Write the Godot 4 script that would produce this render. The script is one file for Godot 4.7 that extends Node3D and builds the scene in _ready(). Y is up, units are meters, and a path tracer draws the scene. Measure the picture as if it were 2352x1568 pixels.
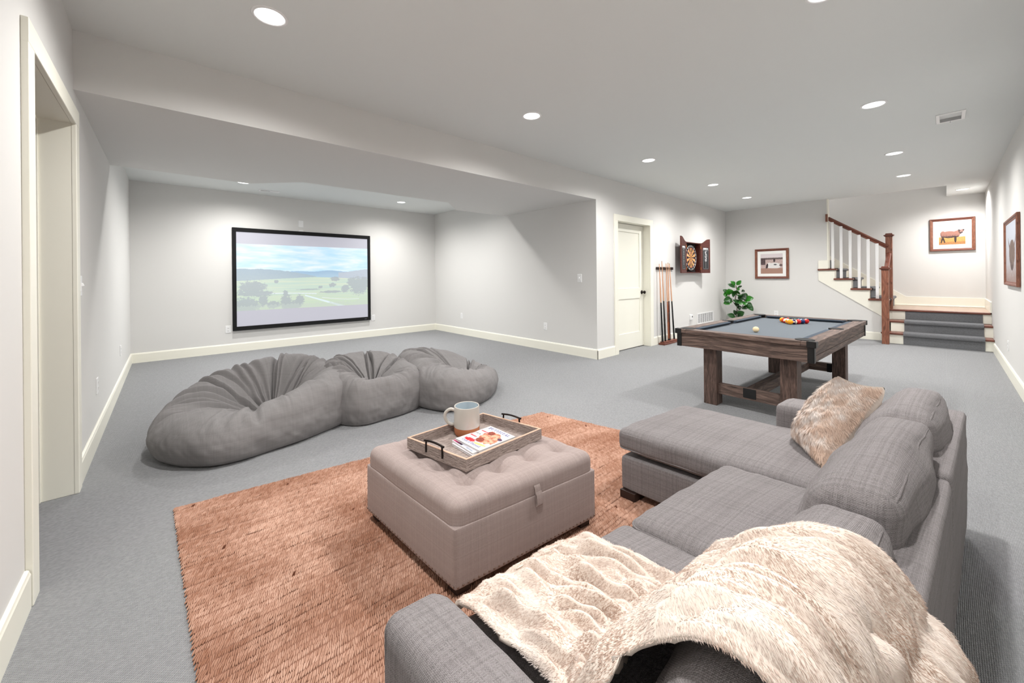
extends Node3D
# Basement media room: measured room axes: +X runs along the long room, -Z towards the projector screen, y up, metres.

const LEFT_X := -0.408      # left wall face
const RECESS_X := 4.782     # right face of the screen recess
const BACK_X := 9.89        # face of the wall under the stairs
const FAR_X := 11.45        # wall behind the landing
const SCREEN_Z := -8.10
const DOOR_Z := -3.458
const NEAR_Z := 0.51
const CEIL := 2.741
const SOFFIT := 2.385

var rng := RandomNumberGenerator.new()
var noise := FastNoiseLite.new()
var used := {}
var M := {}
var T := {}


func _ready() -> void:
	rng.seed = 7
	noise.seed = 11
	noise.noise_type = FastNoiseLite.TYPE_SIMPLEX_SMOOTH
	noise.frequency = 1.0
	noise.fractal_octaves = 2
	set_camera()
	set_light()
	make_textures()
	make_materials()
	build_room()
	build_stairs()
	build_wall_fittings()
	build_screen()
	build_pool_table()
	build_game_corner()
	build_pictures()
	build_rug()
	build_sofa()
	build_ottoman()
	build_bean_bags()
	build_throw()
	build_pillow()


func set_camera() -> void:
	var cam := Camera3D.new()
	cam.name = "camera"
	add_child(cam)
	var yaw := 0.7292
	var roll := 0.0092
	var right := Vector3(cos(yaw), 0, sin(yaw))
	var forward := Vector3(sin(yaw), 0, -cos(yaw))
	var r2 := right * cos(roll) - Vector3.UP * sin(roll)
	var u2 := Vector3.UP * cos(roll) + right * sin(roll)
	cam.transform = Transform3D(Basis(r2, u2, -forward), Vector3(0, 1.2428, 0))
	cam.projection = Camera3D.PROJECTION_FRUSTUM
	cam.near = 0.05
	cam.far = 60.0
	cam.size = 2.0 * 0.05 * 784.0 / 888.2          # the photograph is a vertically shifted wide view
	cam.frustum_offset = Vector2(0, -(784.0 - 635.35) / 888.2 * 0.05)
	cam.current = true


func set_light() -> void:
	var we := WorldEnvironment.new()
	we.name = "world"
	var e := Environment.new()
	e.background_mode = Environment.BG_COLOR
	e.background_color = Color.BLACK
	e.tonemap_mode = Environment.TONE_MAPPER_LINEAR
	e.tonemap_exposure = 1.0
	e.sdfgi_enabled = true
	e.ssao_enabled = true
	e.ssil_enabled = true
	we.environment = e
	add_child(we)
	# two rows of recessed downlights in the main room, two in the screen recess, one over the stair landing
	var spots := [
		[0.45, -2.557, "recessed downlight nearest the left wall, largest in the ceiling"],
		[2.55, -2.557, "recessed downlight in the ceiling above the beanbags and ottoman"],
		[4.685, -2.557, "recessed downlight in the ceiling in front of the white door's left side"],
		[6.785, -2.557, "recessed downlight in the ceiling nearest the cue rack"],
		[8.435, -2.557, "recessed downlight in the ceiling nearest the corner with the plant"],
		[0.45, -0.412, "recessed downlight in the ceiling over the camera's corner"],
		[2.62, -0.412, "recessed downlight in the ceiling over the sofa"],
		[4.69, -0.412, "recessed downlight in the ceiling just left of the ceiling air vent"],
		[6.79, -0.412, "recessed downlight in the ceiling beyond the air vent, second before the stairs"],
		[8.45, -0.412, "recessed downlight in the ceiling closest in front of the stairs"],
		[0.9, -5.86, "recessed downlight just behind the soffit, on the left"],
		[3.48, -5.86, "recessed downlight just behind the soffit, on the right"],
		[0.9, -7.22, "recessed downlight in the screen recess, above the left half of the screen"],
		[3.48, -7.17, "recessed downlight in the screen recess, right of the screen"],
		[10.68, 0.22, "recessed downlight over the stair landing above the cow picture"],
	]
	# one more lamp upstairs, at the top of the open stairwell
	downlight(Vector3(10.8, 5.2, -2.4), "recessed downlight upstairs at the top of the stairwell", 6.0)
	for s in spots:
		downlight(Vector3(s[0], CEIL, s[1]), s[2], 5.2 if s[1] < -5.0 else (5.8 if s[0] > 10.0 else 5.15))


func downlight(at: Vector3, label: String, energy: float) -> void:
	var t := thing("recessed_downlight", label, "ceiling light", at, 0.0, "recessed downlights")
	var ring := MB.new()
	ring.lathe([Vector2(0.074, 0.002), Vector2(0.0745, -0.004), Vector2(0.08, -0.007), Vector2(0.089, -0.005), Vector2(0.092, 0.0), Vector2(0.09, 0.002)], 40)
	part(t, "trim_ring", ring, mat(Color(0.93, 0.93, 0.93), 0.5))
	var lens := MB.new()
	lens.lathe([Vector2(0.0, -0.0035), Vector2(0.05, -0.0035), Vector2(0.0743, -0.002), Vector2(0.0743, 0.002), Vector2(0.0, 0.002)], 40)
	var g := mat(Color(0.95, 0.95, 0.95), 0.4)
	g.emission_enabled = true
	g.emission = Color(1.0, 0.995, 0.985)
	g.emission_energy_multiplier = 4.0
	part(t, "lamp_lens", lens, g)
	var l := SpotLight3D.new()
	l.name = "lamp_light"
	l.light_color = Color(1.0, 0.992, 0.98)
	l.light_energy = energy
	l.light_size = 0.05
	l.spot_range = 20.0
	l.spot_attenuation = 2.0
	l.spot_angle = 82.0
	l.spot_angle_attenuation = 1.0
	l.shadow_enabled = true
	l.position = Vector3(0, -0.012, 0)
	l.rotation_degrees = Vector3(-90, 0, 0)
	t.add_child(l)


# ------------------------------------------------------------------ helpers: nodes
func numbered(called: String) -> String:
	if not used.has(called):
		used[called] = 0
		return called
	used[called] += 1
	return "%s_%03d" % [called, used[called]]


func tag(o: Node, label := "", category := "", group := "", kind := "") -> void:
	if label: o.set_meta("label", label)
	if category: o.set_meta("category", category)
	if group: o.set_meta("group", group)
	if kind: o.set_meta("kind", kind)


func thing(called: String, label: String, category: String, at := Vector3.ZERO, turn := 0.0, group := "") -> Node3D:
	var o := Node3D.new()
	o.name = numbered(called)
	add_child(o)
	o.position = at
	o.rotation.y = turn
	tag(o, label, category, group)
	return o


func part(parent: Node, called: String, mb: MB, m: Material, at := Vector3.ZERO, turn := Vector3.ZERO) -> MeshInstance3D:
	var o := MeshInstance3D.new()
	o.name = called
	o.mesh = mb.commit()
	o.material_override = m
	o.position = at
	o.rotation = turn
	parent.add_child(o, true)
	return o


func same(parent: Node, called: String, src: MeshInstance3D, at: Vector3, turn := Vector3.ZERO, m: Material = null) -> MeshInstance3D:
	var o := MeshInstance3D.new()
	o.name = called
	o.mesh = src.mesh
	o.material_override = m if m else src.material_override
	o.position = at
	o.rotation = turn
	parent.add_child(o, true)
	return o


func struct(called: String, label: String, mb: MB, m: Material, at := Vector3.ZERO) -> MeshInstance3D:
	var o := part(self, called, mb, m, at)
	tag(o, label, "", "", "structure")
	return o


func single(called: String, label: String, category: String, mb: MB, m: Material, at := Vector3.ZERO, turn := Vector3.ZERO, group := "") -> MeshInstance3D:
	var o := part(self, numbered(called), mb, m, at, turn)
	tag(o, label, category, group)
	return o


func mat(c: Color, rough := 0.7, metal := 0.0) -> StandardMaterial3D:
	var m := StandardMaterial3D.new()
	m.albedo_color = c
	m.roughness = rough
	m.metallic = metal
	return m


func tri(m: StandardMaterial3D, scale: Vector3, world := false) -> StandardMaterial3D:
	m.uv1_triplanar = true
	m.uv1_world_triplanar = world
	m.uv1_scale = scale
	m.uv1_triplanar_sharpness = 8.0
	return m


# ------------------------------------------------------------------ helpers: meshes
class MB:
	var v := PackedVector3Array()
	var n := PackedVector3Array()
	var uv := PackedVector2Array()
	var col := PackedColorArray()
	var idx := PackedInt32Array()
	var tinted := false
	var tint := Color.WHITE

	func put(p: Vector3, nn: Vector3, t := Vector2.ZERO) -> int:
		v.append(p)
		n.append(nn)
		uv.append(t)
		col.append(tint)
		return v.size() - 1

	func face(a: Vector3, b: Vector3, c: Vector3, d: Vector3) -> void:
		# flat quad a b c d given anticlockwise seen from its front
		var nn := (b - a).cross(d - a)
		if nn.length() < 1e-12:
			nn = (c - b).cross(d - b)
		nn = nn.normalized()
		var i := put(a, nn, Vector2(0, 1))
		put(b, nn, Vector2(1, 1))
		put(c, nn, Vector2(1, 0))
		put(d, nn, Vector2(0, 0))
		idx.append_array(PackedInt32Array([i, i + 2, i + 1, i, i + 3, i + 2]))

	func tri3(a: Vector3, b: Vector3, c: Vector3) -> void:
		var nn := (b - a).cross(c - a).normalized()
		var i := put(a, nn)
		put(b, nn)
		put(c, nn)
		idx.append_array(PackedInt32Array([i, i + 2, i + 1]))

	func block(lo: Vector3, hi: Vector3) -> void:
		# plain box, for slabs of the room shell
		var p := func(x, y, z): return Vector3(hi.x if x else lo.x, hi.y if y else lo.y, hi.z if z else lo.z)
		face(p.call(0, 0, 1), p.call(1, 0, 1), p.call(1, 1, 1), p.call(0, 1, 1))
		face(p.call(1, 0, 0), p.call(0, 0, 0), p.call(0, 1, 0), p.call(1, 1, 0))
		face(p.call(1, 0, 1), p.call(1, 0, 0), p.call(1, 1, 0), p.call(1, 1, 1))
		face(p.call(0, 0, 0), p.call(0, 0, 1), p.call(0, 1, 1), p.call(0, 1, 0))
		face(p.call(0, 1, 1), p.call(1, 1, 1), p.call(1, 1, 0), p.call(0, 1, 0))
		face(p.call(0, 0, 0), p.call(1, 0, 0), p.call(1, 0, 1), p.call(0, 0, 1))

	func rbox(lo: Vector3, hi: Vector3, r: float, seg := 2) -> void:
		# box with rounded edges
		var c := (lo + hi) * 0.5
		var h := (hi - lo) * 0.5
		r = minf(r, minf(h.x, minf(h.y, h.z)) * 0.999)
		var inner := h - Vector3(r, r, r)
		for ax in 3:
			for s in [-1.0, 1.0]:
				var u := (ax + 1) % 3
				var w := (ax + 2) % 3
				var pu := steps(h[u], r, seg)
				var pw := steps(h[w], r, seg)
				var base := v.size()
				for a in pu:
					for b in pw:
						var p := Vector3.ZERO
						p[ax] = h[ax] * s
						p[u] = a
						p[w] = b
						var q := Vector3(clampf(p.x, -inner.x, inner.x), clampf(p.y, -inner.y, inner.y), clampf(p.z, -inner.z, inner.z))
						var d := (p - q).normalized()
						put(c + q + d * r, d, Vector2(a, b))
				grid_index(base, pu.size(), pw.size(), s < 0)

	func steps(h: float, r: float, seg: int) -> Array:
		var out := []
		for i in seg + 1:
			out.append(-h + r * (1.0 - tan((1.0 - float(i) / seg) * PI / 4)))
		for i in range(seg, -1, -1):
			out.append(h - r * (1.0 - tan((1.0 - float(i) / seg) * PI / 4)))
		return out

	func grid_index(base: int, nu: int, nw: int, flip: bool) -> void:
		for i in nu - 1:
			for j in nw - 1:
				var a := base + i * nw + j
				var b := a + nw
				if flip:
					idx.append_array(PackedInt32Array([a, b, b + 1, a, b + 1, a + 1]))
				else:
					idx.append_array(PackedInt32Array([a, b + 1, b, a, a + 1, b + 1]))

	func grid(rows: Array, wrap := false, flip := false, us := 1.0, vs := 1.0) -> void:
		# smooth surface through rows of points
		var nr := rows.size()
		var nc: int = rows[0].size()
		var base := v.size()
		for i in nr:
			for j in nc:
				put(rows[i][j], Vector3.ZERO, Vector2(us * j / float(nc - 1), vs * i / float(nr - 1)))
		var first := idx.size()
		for i in nr - 1:
			for j in (nc if wrap else nc - 1):
				var a := base + i * nc + j
				var b := base + i * nc + (j + 1) % nc
				if flip:
					idx.append_array(PackedInt32Array([a, a + nc, b + nc, a, b + nc, b]))
				else:
					idx.append_array(PackedInt32Array([a, b + nc, a + nc, a, b, b + nc]))
		smooth(first, base)

	func smooth(first: int, base: int) -> void:
		for k in range(first, idx.size(), 3):
			var a := idx[k]
			var b := idx[k + 1]
			var c := idx[k + 2]
			var nn := (v[c] - v[a]).cross(v[b] - v[a])
			n[a] += nn
			n[b] += nn
			n[c] += nn
		for k in range(base, n.size()):
			n[k] = n[k].normalized() if n[k].length() > 1e-14 else Vector3.UP

	func weld(base: int) -> void:
		# average the normals of points that lie on each other
		var sums := {}
		for k in range(base, v.size()):
			var key := Vector3i((v[k] * 20000.0).round())
			sums[key] = sums.get(key, Vector3.ZERO) + n[k]
		for k in range(base, v.size()):
			n[k] = sums[Vector3i((v[k] * 20000.0).round())].normalized()

	func lathe(profile: Array, seg := 24, c := Vector3.ZERO) -> void:
		var rows := []
		for p in profile:
			var row := []
			for j in seg:
				var a := TAU * j / seg
				row.append(c + Vector3(p.x * cos(a), p.y, p.x * sin(a)))
			rows.append(row)
		var k := idx.size()
		var b := v.size()
		grid(rows, true)
		outward(k, b)

	func outward(k: int, b: int) -> void:
		# turn a closed piece so that its faces look out
		var vol := 0.0
		var c := v[b]
		for i in range(k, idx.size(), 3):
			vol += (v[idx[i]] - c).dot((v[idx[i + 1]] - c).cross(v[idx[i + 2]] - c))
		if vol > 0.0:
			for i in range(k, idx.size(), 3):
				var t := idx[i + 1]
				idx[i + 1] = idx[i + 2]
				idx[i + 2] = t
			for i in range(b, n.size()):
				n[i] = -n[i]

	func tube(path: Array, r, seg := 8, closed := false, caps := true) -> void:
		var rows := []
		var count := path.size()
		var last_side := Vector3.ZERO
		for i in count:
			var d: Vector3
			if closed:
				d = path[(i + 1) % count] - path[(i - 1 + count) % count]
			else:
				d = path[mini(i + 1, count - 1)] - path[maxi(i - 1, 0)]
			d = d.normalized()
			var side := last_side - d * last_side.dot(d)
			if side.length() < 0.01:
				side = d.cross(Vector3.UP if absf(d.y) < 0.9 else Vector3.RIGHT)
			side = side.normalized()
			last_side = side
			var up := side.cross(d)
			var rr: float = r[i] if r is Array else r
			var row := []
			for j in seg:
				var a := TAU * j / seg
				row.append(path[i] + (side * cos(a) + up * sin(a)) * rr)
			rows.append(row)
		if closed:
			rows.append(rows[0])
		elif caps:
			var a0 := []
			var a1 := []
			for j in seg:
				a0.append(path[0])
				a1.append(path[count - 1])
			rows.push_front(a0)
			rows.push_back(a1)
		var k := idx.size()
		var b := v.size()
		grid(rows, true)
		outward(k, b)

	func extrude(outline: PackedVector2Array, map: Callable, d0: float, d1: float) -> void:
		# outline in 2D, map(x, y, d) -> point; flat faced
		var t := Geometry2D.triangulate_polygon(outline)
		var axis: Vector3 = map.call(0.0, 0.0, d1) - map.call(0.0, 0.0, d0)
		for i in range(0, t.size(), 3):
			var a := outline[t[i]]
			var b := outline[t[i + 1]]
			var c := outline[t[i + 2]]
			out3(map.call(a.x, a.y, d0), map.call(b.x, b.y, d0), map.call(c.x, c.y, d0), -axis)
			out3(map.call(a.x, a.y, d1), map.call(b.x, b.y, d1), map.call(c.x, c.y, d1), axis)
		var sgn := -1.0 if Geometry2D.is_polygon_clockwise(outline) else 1.0
		for i in outline.size():
			var a := outline[i]
			var c := outline[(i + 1) % outline.size()]
			var side := Vector2(c.y - a.y, a.x - c.x) * sgn
			var away: Vector3 = map.call(side.x, side.y, d0) - map.call(0.0, 0.0, d0)
			var q := [map.call(a.x, a.y, d0), map.call(c.x, c.y, d0), map.call(c.x, c.y, d1), map.call(a.x, a.y, d1)]
			out3(q[0], q[1], q[2], away)
			out3(q[0], q[2], q[3], away)

	func out3(a: Vector3, b: Vector3, c: Vector3, away: Vector3) -> void:
		if (b - a).cross(c - a).dot(away) >= 0.0:
			tri3(a, b, c)
		else:
			tri3(a, c, b)

	func move(b: int, x: Transform3D) -> void:
		for i in range(b, v.size()):
			v[i] = x * v[i]
			n[i] = (x.basis * n[i]).normalized()

	func commit() -> ArrayMesh:
		var a := []
		a.resize(Mesh.ARRAY_MAX)
		a[Mesh.ARRAY_VERTEX] = v
		a[Mesh.ARRAY_NORMAL] = n
		a[Mesh.ARRAY_TEX_UV] = uv
		if tinted:
			a[Mesh.ARRAY_COLOR] = col
		a[Mesh.ARRAY_INDEX] = idx
		var m := ArrayMesh.new()
		m.add_surface_from_arrays(Mesh.PRIMITIVE_TRIANGLES, a)
		return m


func box_mb(size: Vector3, r := 0.003, seg := 1) -> MB:
	var b := MB.new()
	b.rbox(-size * 0.5, size * 0.5, r, seg)
	return b


func curve(pts: Array, per: int, closed := false) -> Array:
	# Catmull-Rom through points
	var out := []
	var c := pts.size()
	for i in (c if closed else c - 1):
		var p0 = pts[(i - 1 + c) % c] if closed else pts[maxi(i - 1, 0)]
		var p1 = pts[i]
		var p2 = pts[(i + 1) % c]
		var p3 = pts[(i + 2) % c] if closed else pts[mini(i + 2, c - 1)]
		for k in per:
			out.append(p1.cubic_interpolate(p2, p0, p3, float(k) / per))
	if not closed:
		out.append(pts[c - 1])
	return out


func cushion(lo: Vector3, hi: Vector3, r: float, bulge: Vector3, seg := 14, wob := 0.004, seed_at := 0.0, warp = null) -> MB:
	# upholstered block: rounded edges, faces swollen, slightly uneven
	var b := MB.new()
	var c := (lo + hi) * 0.5
	var h := (hi - lo) * 0.5
	var inner := h - Vector3(r, r, r)
	for ax in 3:
		for s in [-1.0, 1.0]:
			var u := (ax + 1) % 3
			var w := (ax + 2) % 3
			var base := b.v.size()
			var first := b.idx.size()
			for i in seg + 1:
				for j in seg + 1:
					var p := Vector3.ZERO
					p[ax] = h[ax] * s
					p[u] = h[u] * edge(2.0 * i / seg - 1.0, r / h[u])
					p[w] = h[w] * edge(2.0 * j / seg - 1.0, r / h[w])
					var q := Vector3(clampf(p.x, -inner.x, inner.x), clampf(p.y, -inner.y, inner.y), clampf(p.z, -inner.z, inner.z))
					var d := (p - q).normalized()
					var o := q + d * r
					var f := Vector3(o.x / h.x, o.y / h.y, o.z / h.z)
					var grow := Vector3(
						sign(f.x) * pow(absf(f.x), 3.0) * bulge.x * (1 - f.y * f.y) * (1 - f.z * f.z),
						sign(f.y) * pow(absf(f.y), 3.0) * bulge.y * (1 - f.x * f.x) * (1 - f.z * f.z),
						sign(f.z) * pow(absf(f.z), 3.0) * bulge.z * (1 - f.x * f.x) * (1 - f.y * f.y))
					o += grow
					o += d * wob * (noise.get_noise_3d(o.x * 5.0 + seed_at, o.y * 5.0, o.z * 5.0) + 0.5 * noise.get_noise_3d(o.x * 14.0 + seed_at, o.y * 14.0 + 3.0, o.z * 14.0))
					b.put(warp.call(c + o) if warp != null else c + o, Vector3.ZERO, Vector2(i, j))
			b.grid_index(base, seg + 1, seg + 1, s < 0)
			b.smooth(first, base)
	b.weld(0)
	return b


func edge(t: float, k: float) -> float:
	# crowd grid lines towards the rounded edges
	return sign(t) * (1.0 - pow(1.0 - absf(t), 1.6))


# ------------------------------------------------------------------ textures
func paint(w: int, h: int, f: Callable) -> Image:
	var im := Image.create(w, h, false, Image.FORMAT_RGB8)
	for y in h:
		for x in w:
			im.set_pixel(x, y, f.call(x, y))
	return im


func tex(im: Image) -> ImageTexture:
	return ImageTexture.create_from_image(im)


func tile_noise(freq: float, oct: int, seed_at: int, size := 512) -> Image:
	var fn := FastNoiseLite.new()
	fn.seed = seed_at
	fn.frequency = freq
	fn.noise_type = FastNoiseLite.TYPE_SIMPLEX_SMOOTH
	fn.fractal_octaves = oct
	return fn.get_seamless_image(size, size, false, false, 0.12, true)


func grain(along_x: bool, dark: Color, light: Color, seed_at: int, stretch := 9.0, knots := 0) -> ImageTexture:
	# wood: long streaks of tone, pores and a few knots, periodic on a 512 tile
	var fn := FastNoiseLite.new()
	fn.seed = seed_at
	fn.frequency = 1.0
	fn.fractal_octaves = 3
	var spots := []
	var r := RandomNumberGenerator.new()
	r.seed = seed_at
	for i in knots:
		spots.append([Vector2(r.randf(), r.randf()), r.randf_range(0.012, 0.03)])
	var im := paint(512, 512, func(x, y):
		var a: float = x / 512.0
		var c: float = y / 512.0
		if not along_x:
			var s := a
			a = c
			c = s
		var bend := 0.0
		var knot := 0.0
		for s in spots:
			var d := Vector2(wrapf(a - s[0].x, -0.5, 0.5) / 2.2, wrapf(c - s[0].y, -0.5, 0.5))
			var q: float = d.length() / s[1]
			bend += d.y * exp(-q * q * 0.35) * 0.7
			knot += exp(-q * q * 2.0)
		c -= bend
		var ca := cos(TAU * a)
		var sa := sin(TAU * a)
		var v := fn.get_noise_3d(ca * 0.7, sa * 0.7 + 9.0 * sin(TAU * c) * stretch / 9.0, 9.0 * cos(TAU * c) * stretch / 9.0)
		var fine := fn.get_noise_3d(ca * 2.6 + 40.0, sa * 2.6 + 34.0 * sin(TAU * c), 34.0 * cos(TAU * c))
		var k := clampf(0.5 + 0.62 * v + 0.42 * fine - 0.75 * knot, 0.0, 1.0)
		return dark.lerp(light, k))
	return tex(im)


func weave(base: Color, spread: float, size: int, thread: float, slub: float, seed_at: int) -> Array:
	# plain woven cloth with slub threads: [colour, height]
	var r := RandomNumberGenerator.new()
	r.seed = seed_at
	var fn := FastNoiseLite.new()
	fn.seed = seed_at
	fn.frequency = 1.0
	var n := int(size / thread)
	var warp := PackedFloat32Array()
	var weft := PackedFloat32Array()
	for i in n:
		warp.append(r.randf_range(-1, 1))
		weft.append(r.randf_range(-1, 1))
	var hgt := Image.create(size, size, false, Image.FORMAT_RGB8)
	var im := paint(size, size, func(x, y):
		var i := int(x / thread) % n
		var j := int(y / thread) % n
		var fx: float = fmod(x, thread) / thread
		var fy: float = fmod(y, thread) / thread
		var over := (i + j) % 2 == 0
		var ax := cos(TAU * x / size)
		var bx := sin(TAU * x / size)
		var ay := cos(TAU * y / size)
		var by := sin(TAU * y / size)
		var t: float
		var h: float
		if over:
			t = warp[i] * 0.6 + fn.get_noise_3d(ay * 5.0 + i * 7.1, by * 5.0, 0.0) * slub
			h = sin(PI * fx) * (0.6 + 0.4 * sin(PI * fy))
		else:
			t = weft[j] * 0.6 + fn.get_noise_3d(ax * 5.0 + j * 5.3, bx * 5.0, 9.0) * slub
			h = sin(PI * fy) * (0.6 + 0.4 * sin(PI * fx))
		hgt.set_pixel(x, y, Color(h, h, h))
		var k := 1.0 + spread * t + 0.22 * (h - 0.6)
		return Color(base.r * k, base.g * k, base.b * k).clamp())
	return [tex(im), tex(hgt)]


func make_textures() -> void:
	# carpet: rows of small slanted loops
	var r := RandomNumberGenerator.new()
	r.seed = 5
	var cell := PackedFloat32Array()
	for i in 64 * 64:
		cell.append(r.randf_range(-1, 1))
	var ch := Image.create(512, 512, false, Image.FORMAT_RGB8)
	var ci := paint(512, 512, func(x, y):
		# loops on a brick lattice, 16 px by 8 px, each leaning a little
		var row := int(y / 8)
		var sx := fposmod(x + (8 if row % 2 else 0) + (y % 8) * 0.9, 512.0)
		var c := int(sx / 16)
		var fx := fmod(sx, 16.0) / 16.0 - 0.5
		var fy = (y % 8) / 8.0 - 0.44
		var k := cell[(row % 64) * 64 + c]
		var d := sqrt(fx * fx * 3.4 + fy * fy * 3.6)
		var h := clampf(1.0 - d * d * 1.3, 0.0, 1.0) * (0.86 + 0.14 * k)
		ch.set_pixel(x, y, Color(h, h, h))
		var t := 0.85 + 0.15 * h + 0.05 * k
		return Color(t, t, t).clamp())
	T.carpet = tex(ci)
	T.carpet_h = tex(ch)
	T.cloud = tex(tile_noise(0.006, 4, 21))
	T.fine = tex(tile_noise(0.12, 3, 22, 256))
	var w := weave(Color(0.93, 0.92, 0.92), 0.17, 512, 4.0, 1.0, 31)
	T.sofa = w[0]
	T.sofa_h = w[1]
	w = weave(Color(0.94, 0.935, 0.93), 0.08, 512, 4.0, 0.9, 33)
	T.linen = w[0]
	T.linen_h = w[1]
	w = weave(Color(0.94, 0.94, 0.94), 0.08, 512, 4.0, 0.25, 34)
	T.heather = w[0]
	T.heather_h = w[1]
	T.table_x = grain(true, Color(0.22, 0.17, 0.15), Color(0.50, 0.415, 0.375), 41, 6.0, 5)
	T.table_y = grain(false, Color(0.21, 0.155, 0.135), Color(0.45, 0.36, 0.32), 42, 6.0, 2)
	T.stair_x = grain(true, Color(0.33, 0.17, 0.13), Color(0.54, 0.32, 0.25), 43, 5.0)
	T.stair_y = grain(false, Color(0.38, 0.22, 0.16), Color(0.62, 0.41, 0.32), 44, 5.0, 2)
	T.tray_x = grain(true, Color(0.28, 0.23, 0.215), Color(0.86, 0.80, 0.765), 45, 24.0)
	T.fibre = grain(false, Color(0.60, 0.54, 0.52), Color(1.0, 1.0, 1.0), 47, 14.0)
	T.plank = grain(true, Color(0.56, 0.47, 0.41), Color(0.78, 0.69, 0.63), 46, 5.0)


func make_materials() -> void:
	M.wall = tri(mat(Color(0.856, 0.852, 0.843), 0.92), Vector3(1.5, 1.5, 1.5), true)
	M.ceiling = mat(Color(0.885, 0.895, 0.89), 0.95)
	M.trim = mat(Color(0.945, 0.937, 0.888), 0.42)
	M.door = mat(Color(0.945, 0.94, 0.895), 0.45)
	M.plastic = mat(Color(0.93, 0.93, 0.93), 0.35)
	M.slot = mat(Color(0.25, 0.25, 0.25), 0.6)
	var c := mat(Color(0.735, 0.739, 0.75), 1.0)
	c.albedo_texture = T.carpet
	tri(c, Vector3(3.1, 3.1, 3.1), true)
	c.heightmap_enabled = true
	c.heightmap_texture = T.carpet_h
	c.heightmap_scale = 0.6
	M.carpet = c
	c = mat(Color(0.54, 0.545, 0.56), 1.0)
	c.albedo_texture = T.carpet
	tri(c, Vector3(3.1, 3.1, 3.1), true)
	c.heightmap_enabled = true
	c.heightmap_texture = T.carpet_h
	c.heightmap_scale = 0.4
	M.runner = c
	M.sofa = cloth(Color(0.56, 0.544, 0.546), T.sofa, T.sofa_h, 3.2, 0.10)
	M.linen = cloth(Color(0.70, 0.641, 0.627), T.linen, T.linen_h, 3.4, 0.06)
	M.bean = cloth(Color(0.565, 0.553, 0.553), T.heather, T.heather_h, 3.0, 0.06)
	M.table_x = wood(T.table_x, 1.1, 0.6)
	M.table_y = wood(T.table_y, 1.4, 0.6)
	M.stair_x = wood(T.stair_x, 1.2, 0.38)
	M.stair_y = wood(T.stair_y, 1.6, 0.42)
	M.tray_x = wood(T.tray_x, 5.0, 0.65)
	M.frame_x = wood(T.stair_x, 2.6, 0.45)
	M.plank = wood(T.plank, 1.4, 0.35)
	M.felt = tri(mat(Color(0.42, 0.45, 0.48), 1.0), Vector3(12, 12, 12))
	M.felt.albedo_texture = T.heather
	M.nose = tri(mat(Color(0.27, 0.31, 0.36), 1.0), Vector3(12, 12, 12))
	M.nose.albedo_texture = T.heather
	M.black = mat(Color(0.055, 0.06, 0.065), 0.45)
	M.iron = mat(Color(0.10, 0.10, 0.11), 0.4, 0.6)
	M.bronze = mat(Color(0.14, 0.11, 0.10), 0.42, 0.7)
	M.legwood = mat(Color(0.17, 0.11, 0.09), 0.5)


func cloth(c: Color, t: Texture2D, h: Texture2D, scale: float, relief: float) -> StandardMaterial3D:
	var m := tri(mat(c, 0.95), Vector3(scale, scale, scale))
	m.albedo_texture = t
	m.heightmap_enabled = true
	m.heightmap_texture = h
	m.heightmap_scale = relief
	m.metallic_specular = 0.3
	m.rim_enabled = true
	m.rim = 0.15
	m.rim_tint = 0.7
	return m


func wood(t: Texture2D, scale: float, rough: float) -> StandardMaterial3D:
	var m := tri(mat(Color.WHITE, rough), Vector3(scale, scale, scale))
	m.albedo_texture = t
	return m


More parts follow.
